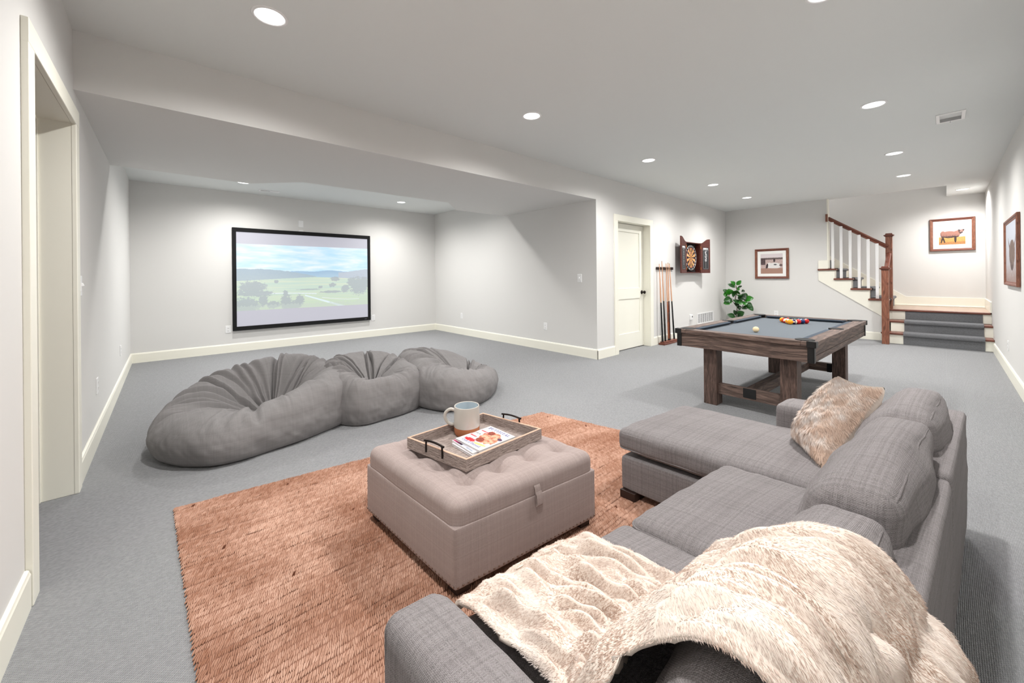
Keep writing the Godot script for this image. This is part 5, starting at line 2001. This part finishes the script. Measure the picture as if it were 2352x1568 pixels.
func tray() -> void:
	var a := Vector3(0.974, 0.388, -1.402)
	var ex := (Vector3(1.467, 0.388, -1.419) - a).normalized()
	var ez := -(Vector3(0.893, 0.388, -1.800) - a).normalized()
	var w := 0.493
	var d := 0.406
	var o := thing("serving_tray", "weathered wood serving tray with bronze handles on the ottoman", "tray", a)
	o.transform = Transform3D(Basis(ex, Vector3.UP, ez), a)
	var th := 0.011
	var h := 0.054
	part(o, "tray_base", box_mb(Vector3(w - 0.004, 0.007, d - 0.004), 0.001), M.tray_x, Vector3(w / 2, 0.0045, -d / 2))
	for z in [-th / 2, -d + th / 2]:
		part(o, "tray_side", box_mb(Vector3(w, h, th), 0.0015), M.tray_x, Vector3(w / 2, h / 2, z))
	for x in [th / 2, w - th / 2]:
		part(o, "tray_side", box_mb(Vector3(d - 2 * th + 0.001, h, th), 0.0015), M.tray_x, Vector3(x, h / 2, -d / 2), Vector3(0, PI / 2, 0))
	var rim := mat(Color(0.80, 0.66, 0.57), 0.7)
	for z in [-th / 2, -d + th / 2]:
		part(o, "rim_strip", box_mb(Vector3(w, 0.0025, th * 0.96), 0.0008), rim, Vector3(w / 2, h + 0.0008, z))
	for x in [th / 2, w - th / 2]:
		part(o, "rim_strip", box_mb(Vector3(d - 2 * th, 0.0025, th * 0.96), 0.0008), rim, Vector3(x, h + 0.0008, -d / 2), Vector3(0, PI / 2, 0))
	for x in [-0.004, w + 0.004]:
		var b := MB.new()
		var hw := 0.056
		var zc := -d / 2
		var path := curve([Vector3(x, 0.022, zc - hw), Vector3(x, 0.05, zc - hw), Vector3(x, 0.076, zc - hw + 0.002)], 4)
		b.tube(path, 0.0042, 8)
		path = curve([Vector3(x, 0.022, zc + hw), Vector3(x, 0.05, zc + hw), Vector3(x, 0.076, zc + hw - 0.002)], 4)
		b.tube(path, 0.0042, 8)
		path = curve([Vector3(x, 0.076, zc - hw - 0.010), Vector3(x, 0.081, zc - 0.02), Vector3(x, 0.081, zc + 0.02), Vector3(x, 0.076, zc + hw + 0.010)], 6)
		b.tube(path, 0.0050, 8)
		part(o, "tray_handle", b, M.bronze)
	mug()
	magazines()


func mug() -> void:
	var y := 0.3965
	var o := thing("stoneware_mug", "large stoneware mug, pale grey glaze above a bare tan clay band, in the tray", "mug", Vector3(1.207, y, -1.728), 0.0)
	var r := 0.0685
	var b := MB.new()
	b.lathe([Vector2(0, 0), Vector2(r - 0.016, 0), Vector2(r - 0.006, 0.004), Vector2(r - 0.0015, 0.014), Vector2(r, 0.03), Vector2(r, 0.046)], 48)
	part(o, "clay_band", b, mat(Color(0.66, 0.41, 0.27), 0.85))
	b = MB.new()
	b.lathe([Vector2(r, 0.045), Vector2(r + 0.0012, 0.047), Vector2(r + 0.001, 0.10), Vector2(r - 0.0005, 0.135), Vector2(r - 0.001, 0.152), Vector2(r - 0.003, 0.1545), Vector2(r - 0.006, 0.154), Vector2(r - 0.0075, 0.150), Vector2(r - 0.0075, 0.10), Vector2(r - 0.008, 0.02), Vector2(r - 0.02, 0.010), Vector2(0, 0.009)], 48)
	var g := mat(Color(0.74, 0.72, 0.69), 0.28)
	g.clearcoat_enabled = true
	g.clearcoat = 0.4
	g.clearcoat_roughness = 0.12
	part(o, "glazed_wall", b, g)
	b = MB.new()
	b.lathe([Vector2(r - 0.0078, 0.152), Vector2(r - 0.0078, 0.06), Vector2(r - 0.0082, 0.021), Vector2(r - 0.022, 0.0112), Vector2(0, 0.0102)], 48)
	var inner := mat(Color(0.72, 0.77, 0.80), 0.12)
	part(o, "glazed_inside", b, inner)
	b = MB.new()
	var l := Vector3(-0.746, 0, -0.666)
	var path := curve([l * (r - 0.004) + Vector3.UP * 0.128, l * (r + 0.020) + Vector3.UP * 0.134, l * (r + 0.044) + Vector3.UP * 0.118, l * (r + 0.050) + Vector3.UP * 0.092, l * (r + 0.036) + Vector3.UP * 0.064, l * (r + 0.012) + Vector3.UP * 0.052, l * (r - 0.004) + Vector3.UP * 0.056], 6)
	b.tube(path, 0.0085, 12)
	part(o, "handle", b, g)


func magazines() -> void:
	var names := ["glossy magazine with blue lettering and a food picture, on top of the pile", "white magazine under the food magazine with a magenta title strip", "lowest magazine of the pile in the tray"]
	var specs := [[Vector3(1.208, 0.4205, -1.566), 0.02, 0.232, 0.196, 0.009], [Vector3(1.188, 0.4110, -1.574), -0.05, 0.232, 0.190, 0.008], [Vector3(1.180, 0.4015, -1.566), -0.02, 0.228, 0.190, 0.009]]
	for i in 3:
		var s: Array = specs[i]
		var o := thing("magazine", names[i], "magazine", s[0], s[1], "pile of magazines in the tray")
		var l: float = s[2]
		var w: float = s[3]
		var h: float = s[4]
		# pages bulge a little at the spine; x is up the page, z across it
		var b := MB.new()
		b.rbox(Vector3(-l / 2 + 0.001, -h / 2 + 0.0008, -w / 2 + 0.0006), Vector3(l / 2 - 0.001, h / 2 - 0.0008, w / 2 - 0.001), 0.0015)
		part(o, "pages", b, mat(Color(0.84, 0.83, 0.81), 0.8))
		for y in [-h / 2 + 0.0004, h / 2 - 0.0004]:
			b = MB.new()
			b.rbox(Vector3(-l / 2, y - 0.0004, -w / 2), Vector3(l / 2, y + 0.0004, w / 2), 0.0003)
			part(o, "cover", b, mat(Color(0.93, 0.92, 0.94), 0.3))
		b = MB.new()
		var e := 0.002
		b.face(Vector3(-l / 2 + e, h / 2 + 0.0002, -w / 2 + e), Vector3(-l / 2 + e, h / 2 + 0.0002, w / 2 - e), Vector3(l / 2 - e, h / 2 + 0.0002, w / 2 - e), Vector3(l / 2 - e, h / 2 + 0.0002, -w / 2 + e))
		var m := mat(Color.WHITE, 0.3)
		m.albedo_texture = tex(cover(i))
		part(o, "cover_print", b, m)
		if i == 0:
			words(o, "PUTTIITAL", "Droid Serif", 0.105 - 0.012, h, 0.00105, w)
			words(o, "Cou d Pzzsid", "Droid Serif", -0.105 + 0.012, h, 0.00080, w)


func words(o: Node3D, text: String, face: String, x: float, h: float, px: float, w: float) -> void:
	var f := SystemFont.new()
	f.font_names = PackedStringArray([face])
	f.font_weight = 700
	var t := TextMesh.new()
	t.text = text
	t.font = f
	t.font_size = 28
	t.pixel_size = px
	t.depth = 0.0003
	var mi := MeshInstance3D.new()
	mi.name = "lettering"
	mi.mesh = t
	mi.material_override = mat(Color(0.13, 0.17, 0.50), 0.4)
	mi.transform = Transform3D(Basis(Vector3(0, 0, 1), Vector3(1, 0, 0), Vector3(0, 1, 0)), Vector3(x, h / 2 + 0.0005, 0.0))
	o.add_child(mi, true)


func cover(k: int) -> Image:
	var fn := FastNoiseLite.new()
	fn.seed = 20 + k
	fn.frequency = 1.0
	fn.fractal_octaves = 3
	return paint(176, 208, func(px, py):
		var x: float = px / 176.0
		var y: float = py / 208.0
		var c := Color(0.95, 0.94, 0.96)
		if k == 0:
			var n := fn.get_noise_2d(x * 7.0, y * 7.0)
			var n2 := fn.get_noise_2d(x * 22.0 + 9.0, y * 22.0)
			# the dish: salmon and brown food with yellow and red around it
			var dish := ell(x, y, 0.62, 0.46, 0.34, 0.27, 0.5)
			if dish + 0.25 * n > 0.0:
				c = Color(0.90, 0.66, 0.54).lerp(Color(0.66, 0.32, 0.22), clampf(0.3 + n * 1.3, 0, 1)).lerp(Color(0.97, 0.86, 0.76), clampf(n2, 0, 1))
			if ell(x, y, 0.42, 0.27, 0.12, 0.09, 0.4) + 0.2 * n2 > 0.0 or ell(x, y, 0.50, 0.66, 0.13, 0.10, 0.2) + 0.2 * n2 > 0.0:
				c = Color(0.38, 0.20, 0.14).lerp(Color(0.78, 0.30, 0.22), clampf(0.4 + n2, 0, 1))
			if ell(x, y, 0.88, 0.36, 0.09, 0.05, 0.3) + 0.2 * n2 > 0.0:
				c = Color(0.35, 0.22, 0.32)
			if ell(x, y, 0.72, 0.82, 0.22, 0.045, -0.1) + 0.1 * n2 > 0.0:
				c = Color(0.95, 0.84, 0.52)
			if ell(x, y, 0.30, 0.80, 0.20, 0.07) + 0.45 * n2 > 0.0:
				c = Color(0.84, 0.13, 0.18).lerp(Color(0.95, 0.75, 0.75), clampf(n, 0, 1))
			# side blurbs
			if x > 0.05 and x < 0.34 and absf(y - 0.30) < 0.020 + 0.01 * n2 or x > 0.05 and x < 0.30 and absf(y - 0.62) < 0.022 + 0.01 * n2:
				c = Color(0.90, 0.35, 0.38)
			if x > 0.06 and x < 0.26 and absf(y - 0.47) < 0.02 and n2 > 0.0:
				c = Color(0.30, 0.40, 0.40)
		elif k == 1:
			if y > 0.92:
				c = Color(0.80, 0.80, 0.85)
			if y > 0.93 and y < 0.985 and x < 0.42:
				c = Color(0.75, 0.05, 0.35).lerp(Color(0.10, 0.10, 0.18), clampf(x * 3.2 - 0.25, 0, 1))
			if y > 0.94 and y < 0.975 and x > 0.62 and x < 0.9 and fn.get_noise_2d(x * 60.0, y * 30.0) > 0.0:
				c = Color(0.35, 0.45, 0.52)
		return c)


# ------------------------------------------------------------------ bean bags
func build_bean_bags() -> void:
	# outline polar radii round the pinch, rim heights round the same angles (angle 0 = +x, turning towards the camera)
	bag("longest grey bean bag, leftmost of the three, with a deeply creased seat", Vector3(0.60, 0, -3.86),
		[[0.62, 0.46], [0.74, 0.44], [0.66, 0.40], [0.66, 0.33], [0.78, 0.30], [0.76, 0.30], [0.70, 0.31], [0.66, 0.36], [0.66, 0.42], [0.66, 0.47], [0.66, 0.51], [0.60, 0.51]],
		0.09, Vector2(0.06, 0.02), 0.34, 1)
	bag("middle grey bean bag pinched at its front, squeezed between the two other bags", Vector3(1.42, 0, -3.62),
		[[0.42, 0.42], [0.50, 0.40], [0.42, 0.37], [0.38, 0.36], [0.44, 0.37], [0.42, 0.41], [0.40, 0.45], [0.46, 0.47], [0.52, 0.48], [0.54, 0.49], [0.54, 0.48], [0.46, 0.45]],
		0.26, Vector2(-0.02, 0.10), 0.25, 2)
	bag("grey bean bag at the right end of the row with pleats fanned over its back", Vector3(2.32, 0, -3.62),
		[[0.52, 0.22], [0.52, 0.24], [0.52, 0.27], [0.62, 0.31], [0.74, 0.36], [0.64, 0.40], [0.56, 0.44], [0.60, 0.46], [0.62, 0.45], [0.62, 0.40], [0.60, 0.34], [0.54, 0.27]],
		0.16, Vector2(0.08, 0.14), 0.30, 3)


func ring_value(list: Array, a: float, k: int) -> float:
	var n := list.size()
	var f := fposmod(a / TAU, 1.0) * n
	var i := int(f) % n
	return cubic_interpolate(list[i][k], list[(i + 1) % n][k], list[(i - 1 + n) % n][k], list[(i + 2) % n][k], f - floorf(f))


func bag(label: String, at: Vector3, shape: Array, dent: float, pinch: Vector2, flat: float, sd: int) -> void:
	var o := thing("bean_bag", label, "bean bag", at, 0.0, "grey bean bags")
	var na := 400
	var prof := [[0.0, 0.0, 0.0], [0.70, 0.0, 0.0], [0.90, 0.004, 0.0], [0.965, 0.10, 0.0], [0.995, 0.28, 0.05], [1.0, 0.46, 0.10], [0.975, 0.68, 0.25], [0.92, 0.86, 0.5], [0.83, 0.97, 0.8], [0.72, 1.0, 1.0], [0.60, 0.95, 1.1], [0.46, 0.80, 1.2], [0.32, 0.58, 1.2], [0.19, 0.38, 1.0], [0.08, 0.28, 0.5], [0.0, 0.26, 0.0]]
	var ctrl := []
	for p in prof:
		ctrl.append(Vector3(p[0], p[1], p[2]))
	var samples := curve(ctrl, 5)
	# random creases running from the pinch over the rim
	var r := RandomNumberGenerator.new()
	r.seed = 100 + sd
	var creases := []
	for i in 34:
		creases.append([r.randf() * TAU, r.randf_range(0.020, 0.055), r.randf_range(0.008, 0.026), r.randf_range(0.25, 0.95), r.randf_range(-0.5, 0.5)])
	var rows := []
	for p in samples:
		var row := []
		for j in na:
			var a := TAU * j / na
			var rad := ring_value(shape, a, 0)
			var hgt := ring_value(shape, a, 1)
			var rho: float = maxf(0.0, p.x)
			var up: float = p.y
			# below the rim the profile is a plain bolster, above it sinks to the pinch
			var h := hgt * up
			if p.z > 1.0 or (rho < 0.72 and up > 0.02):
				var f := clampf((up - 0.26) / 0.74, 0.0, 1.0)
				h = lerpf(dent, hgt, f)
			var pos := Vector3(cos(a) * rad * rho, h, sin(a) * rad * rho)
			if up > 0.02:
				var toward := 1.0 - smoothstep(0.0, 1.0, rho)
				pos += Vector3(pinch.x, 0, pinch.y) * toward
			# creases
			var cr := 0.0
			for c in creases:
				var d := wrapf(a - c[0] - c[4] * (0.75 - rho) * 0.9, -PI, PI)
				var w: float = c[2] * (0.5 + 0.9 * (1.0 - rho)) * 3.0
				var front := smoothstep(-0.1, 0.6, sin(a))
				var reach: float = lerpf(1.0, 1.0 - 0.75 * smoothstep(0.42, 0.68, rho), front) * smoothstep(c[3] * 0.3, 0.55, p.z) * smoothstep(0.06, 0.25, rho)
				cr += c[1] * exp(-d * d / (w * w)) * reach
				cr -= 0.45 * c[1] * exp(-pow(d - w * 1.7, 2.0) / (w * w)) * reach
			var body := 0.020 * noise.get_noise_3d(pos.x * 3.0 + sd * 7.0, pos.y * 3.0, pos.z * 3.0) + 0.006 * noise.get_noise_3d(pos.x * 11.0, pos.y * 11.0 + sd, pos.z * 11.0)
			var out := Vector3(cos(a), 0, sin(a))
			var side := clampf(1.0 - p.z, 0.0, 1.0)
			if up > 0.02:
				pos += out * (body * side) + Vector3.UP * (body - cr) * (1.0 - side * 0.6)
			row.append(pos)
		rows.append(row)
	var b := MB.new()
	b.grid(rows, true)
	b.outward(0, 0)
	part(o, "bag", b, M.bean)
	# raised seam down the right-hand side
	var seam := []
	for p in samples:
		if p.y > 0.02 and p.x > 0.7 and p.z < 0.7:
			var a := 0.55
			var rad := ring_value(shape, a, 0)
			seam.append(Vector3(cos(a) * rad * p.x, ring_value(shape, a, 1) * p.y, sin(a) * rad * p.x) * 1.004)
	b = MB.new()
	b.tube(seam, 0.0045, 6)
	part(o, "seam", b, M.bean)


# ------------------------------------------------------------------ fur
func blade() -> ArrayMesh:
	# one bent tapering hair tuft, one unit long
	var b := MB.new()
	var pts := [[0.0, 0.0, 1.0], [0.34, 0.03, 0.95], [0.68, 0.13, 0.62], [1.0, 0.30, 0.05]]
	var rows := []
	for p in pts:
		rows.append([Vector3(-0.5 * p[2], p[0], p[1]), Vector3(0.5 * p[2], p[0], p[1])])
	b.grid(rows)
	for i in b.n.size():
		b.n[i] = Vector3(0, 0.5, -0.86)      # hairs take the light like the pelt they grow from
	return b.commit()


func fur(parent: Node3D, grid: Array, count: int, lay: Callable, long: Vector2, wide: float, tone: Callable, sd: int) -> void:
	var r := RandomNumberGenerator.new()
	r.seed = sd
	var nr := grid.size() - 1
	var nc: int = grid[0].size() - 1
	# spread by area
	var acc := PackedFloat32Array()
	var sum := 0.0
	for i in nr:
		for j in nc:
			sum += (grid[i + 1][j] - grid[i][j]).cross(grid[i][j + 1] - grid[i][j]).length()
			acc.append(sum)
	var mm := MultiMesh.new()
	mm.transform_format = MultiMesh.TRANSFORM_3D
	mm.use_colors = true
	mm.mesh = blade()
	mm.instance_count = count
	for k in count:
		var cell := mini(acc.bsearch(r.randf() * sum), nr * nc - 1)
		var i := cell / nc
		var j := cell % nc
		var a := r.randf()
		var c := r.randf()
		var g00: Vector3 = grid[i][j]
		var g01: Vector3 = grid[i][j + 1]
		var g10: Vector3 = grid[i + 1][j]
		var g11: Vector3 = grid[i + 1][j + 1]
		var p := g00.lerp(g01, c).lerp(g10.lerp(g11, c), a)
		var n := (g10 - g00 + g11 - g01).cross(g01 - g00 + g11 - g10).normalized()
		var s := (i + a) / nr
		var t := (j + c) / nc
		var l: Vector3 = lay.call(s, t, p)
		l = (l - n * l.dot(n)).normalized()
		var dir := (n * r.randf_range(0.35, 0.7) + l * 0.85 + Vector3(r.randf_range(-1, 1), r.randf_range(-1, 1), r.randf_range(-1, 1)) * 0.18).normalized()
		var side := dir.cross(n).normalized()
		var bend := side.cross(dir) * (1.0 if side.cross(dir).dot(n) < 0 else -1.0)
		var len := r.randf_range(long.x, long.y)
		mm.set_instance_transform(k, Transform3D(Basis(side * wide * r.randf_range(0.7, 1.3), dir * len, bend * len), p - n * 0.001))
		mm.set_instance_color(k, tone.call(s, t, p, r.randf()))
	var mi := MultiMeshInstance3D.new()
	mi.name = "fur_pile"
	mi.multimesh = mm
	var m := mat(Color.WHITE, 0.75)
	m.vertex_color_use_as_albedo = true
	m.metallic_specular = 0.3
	m.backlight_enabled = true
	m.backlight = Color(0.6, 0.57, 0.54)
	mi.material_override = m
	mi.set_meta("kind", "stuff")
	parent.add_child(mi)


func shell(top: Array, thick: float) -> MB:
	# closed sheet: the given surface and a copy below it
	var rows := []
	var nr := top.size()
	var nc: int = top[0].size()
	for i in nr:
		var row := []
		var low := []
		for j in nc:
			var du: Vector3 = top[i][mini(j + 1, nc - 1)] - top[i][maxi(j - 1, 0)]
			var dv: Vector3 = top[mini(i + 1, nr - 1)][j] - top[maxi(i - 1, 0)][j]
			var n := dv.cross(du).normalized()
			row.append(top[i][j])
			low.append(top[i][j] - n * thick)
		low.reverse()
		row.append_array(low)
		rows.append(row)
	var b := MB.new()
	b.grid(rows, true)
	b.outward(0, 0)
	# close the two ends
	for i in [0, nr - 1]:
		for j in nc - 1:
			var q := rows[i] as Array
			b.out3(q[j], q[j + 1], q[2 * nc - 2 - j], rows[i][0] - rows[absi(i - 2)][0])
			b.out3(q[j], q[2 * nc - 2 - j], q[2 * nc - 1 - j], rows[i][0] - rows[absi(i - 2)][0])
	return b


func build_throw() -> void:
	var org := pqh(0.5, 0.85, 0.0)
	var o := thing("fur_throw", "cream faux fur throw draped over the near sofa seat and back cushion", "throw blanket", org)
	# the path it lies along: from the seat's front edge, up the cushion, over it and down behind
	var path := curve([Vector2(0.915, 0.372), Vector2(0.890, 0.408), Vector2(0.80, 0.418), Vector2(0.68, 0.424), Vector2(0.58, 0.426), Vector2(0.515, 0.440), Vector2(0.475, 0.485), Vector2(0.450, 0.545), Vector2(0.420, 0.605), Vector2(0.380, 0.655), Vector2(0.330, 0.707), Vector2(0.272, 0.736), Vector2(0.215, 0.730), Vector2(0.175, 0.675), Vector2(0.146, 0.630), Vector2(0.114, 0.592), Vector2(0.097, 0.52), Vector2(0.092, 0.40), Vector2(0.090, 0.26), Vector2(0.088, 0.14)], 9)
	var n := path.size()
	var nt := 84
	var base := []
	for i in n:
		var s := i / float(n - 1)
		var row := []
		var ql := 0.612 - 0.012 * sin(s * 9.0) - 0.030 * smoothstep(0.22, 0.36, s) - 0.085 * smoothstep(0.22, 0.31, s) * (1.0 - smoothstep(0.36, 0.48, s))
		var qr := 1.035 + 0.02 * sin(s * 7.0 + 1.0) + (-0.07 if s < 0.06 else 0.0)
		for j in nt + 1:
			var t := j / float(nt)
			var hump := smoothstep(0.32, 0.5, s) * (1.0 - smoothstep(0.66, 0.78, s))
			var curl := 0.02 * pow(maxf(0.0, 1.0 - t * 9.0), 2.0)
			var q := lerpf(ql, qr, t)
			var fall := 0.9 * maxf(0.0, 0.575 - q) * smoothstep(0.24, 0.32, s)      # hangs past the cushion end
			row.append(pqh(path[i].x, q, path[i].y - (0.026 * t + curl) * hump - fall) - org)
		base.append(row)
	var top := []
	for i in n:
		var s := i / float(n - 1)
		var row := []
		for j in nt + 1:
			var t := j / float(nt)
			var du: Vector3 = base[i][mini(j + 1, nt)] - base[i][maxi(j - 1, 0)]
			var dv: Vector3 = base[mini(i + 1, n - 1)][j] - base[maxi(i - 1, 0)][j]
			var nn := dv.cross(du).normalized()
			if nn.y < -0.2:
				nn = -nn
			# folds: rumpled on the seat, long ridges over the cushion
			var on_seat := 1.0 - smoothstep(0.22, 0.34, s)
			var ph := 8.0 * t + 1.6 * noise.get_noise_2d(t * 2.2 + 3.0, s * 2.4) + 1.2 * s
			var rid := pow(absf(sin(PI * ph)), 0.75) * (0.55 + 0.9 * absf(noise.get_noise_2d(t * 5.0, s * 3.0 + 9.0)))
			rid = rid * 0.75 + 0.25 * pow(absf(noise.get_noise_2d(t * 9.0 + s * 3.0 + 7.0, s * 2.4)) * 1.7, 0.7)
			var rump := pow(absf(noise.get_noise_2d(t * 3.0 + s * 4.0 + 2.0, s * 8.5 - t * 4.5)) * 1.9, 1.0)
			var lump := noise.get_noise_2d(t * 6.0, s * 16.0 + 3.0)
			var hgt := lerpf(0.042 * rid * (1.0 - 0.75 * exp(-pow((s - 0.755) / 0.05, 2.0))), 0.040 * rump + 0.008 * lump, on_seat)
			# bunch where the seat meets the cushion
			hgt += 0.022 * exp(-pow((s - 0.28) / 0.05, 2.0)) * (0.6 + 0.4 * sin(t * 11.0))
			hgt = hgt * (0.35 + 0.65 * smoothstep(0.0, 0.10, minf(t, 1.0 - t))) * (0.25 + 0.75 * smoothstep(0.03, 0.12, s)) + 0.012
			row.append(base[i][j] + nn * hgt)
		top.append(row)
	part(o, "fur_cloth", shell(top, 0.010), fur_cloth())
	var lay := func(s: float, t: float, p: Vector3) -> Vector3:
		return E1 * (-0.9 if s > 0.5 else 0.5) + E2 * (0.5 * noise.get_noise_2d(s * 9.0, t * 5.0) + (t - 0.5) * 0.8) + Vector3.DOWN * 0.5
	var tone := func(s: float, t: float, p: Vector3, rnd: float) -> Color:
		var k := clampf(0.55 + 0.75 * noise.get_noise_2d(t * 6.0 + s * 3.0, s * 5.0 + 20.0) + 0.25 * noise.get_noise_2d(t * 21.0, s * 20.0) + (rnd - 0.5) * 0.10, 0.0, 1.0)
		return Color(0.71, 0.60, 0.535).lerp(Color(0.90, 0.86, 0.835), k).srgb_to_linear()
	fur(o, top, 260000, lay, Vector2(0.0045, 0.008), 0.0009, tone, 401)


func fur_cloth() -> StandardMaterial3D:
	return mat(Color(0.85, 0.80, 0.755), 1.0)


func build_pillow() -> void:
	# square cushion of fur standing on the chaise; corners read off the photograph
	var bl := pqh(0.775, 2.44, 0.405)
	var br := pqh(0.585, 2.165, 0.405)
	var tl := pqh(0.575, 2.33, 0.775)
	var tr := pqh(0.445, 2.42, 0.735)
	var org := (bl + br) * 0.5
	var o := thing("fur_pillow", "peach and cream faux fur pillow standing on the chaise against the back cushion", "pillow", org)
	var n := 40
	var out := (br - bl).cross(tl - bl).normalized()
	if out.dot(Vector3(0, 1.24, 0) - org) < 0.0:
		out = -out
	var faces := []
	for side in [1.0, -1.0]:
		var rows := []
		for i in n + 1:
			var row := []
			for j in n + 1:
				var u := j / float(n)
				var v := i / float(n)
				# edges drawn in between the corners
				var eu := u * 2 - 1
				var ev := v * 2 - 1
				var pu := eu * (1.0 - 0.03 * (1.0 - ev * ev))
				var pv := ev * (1.0 - 0.07 * (1.0 - eu * eu))
				var p := bl.lerp(br, (pu + 1) / 2).lerp(tl.lerp(tr, (pu + 1) / 2), (pv + 1) / 2)
				var fat := pow(maxf(0.0, (1 - eu * eu) * (1 - ev * ev)), 0.45)
				var wob := 0.012 * noise.get_noise_2d(u * 5.0 + side * 3.0, v * 5.0) * fat
				row.append(p + out * side * (0.095 * fat + wob + 0.004) - org)
			rows.append(row)
		faces.append(rows)
	var b := MB.new()
	b.grid(faces[0])
	b.grid(faces[1], false, true)
	# seam strip joining the two faces
	var ring := [[], []]
	for k in 2:
		for j in n:
			ring[k].append(faces[k][0][j])
		for i in n:
			ring[k].append(faces[k][i][n])
		for j in range(n, 0, -1):
			ring[k].append(faces[k][n][j])
		for i in range(n, 0, -1):
			ring[k].append(faces[k][i][0])
	b.grid(ring, true)
	part(o, "fur_cover", b, fur_cloth())
	var lay := func(s: float, t: float, p: Vector3) -> Vector3:
		return Vector3.DOWN + E2 * 0.7 * noise.get_noise_2d(s * 6.0, t * 6.0) - E1 * 0.3
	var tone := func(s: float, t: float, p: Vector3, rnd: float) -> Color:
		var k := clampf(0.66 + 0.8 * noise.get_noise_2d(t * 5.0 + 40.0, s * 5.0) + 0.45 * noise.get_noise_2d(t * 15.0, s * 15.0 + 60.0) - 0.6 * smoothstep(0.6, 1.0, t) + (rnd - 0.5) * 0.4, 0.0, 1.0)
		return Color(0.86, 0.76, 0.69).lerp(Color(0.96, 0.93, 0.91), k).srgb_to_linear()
	var front: Array = faces[0]
	var nn: Vector3 = (front[n / 2 + 1][n / 2] - front[n / 2][n / 2]).cross(front[n / 2][n / 2 + 1] - front[n / 2][n / 2])
	if nn.dot(out) < 0.0:
		front = front.duplicate()
		front.reverse()
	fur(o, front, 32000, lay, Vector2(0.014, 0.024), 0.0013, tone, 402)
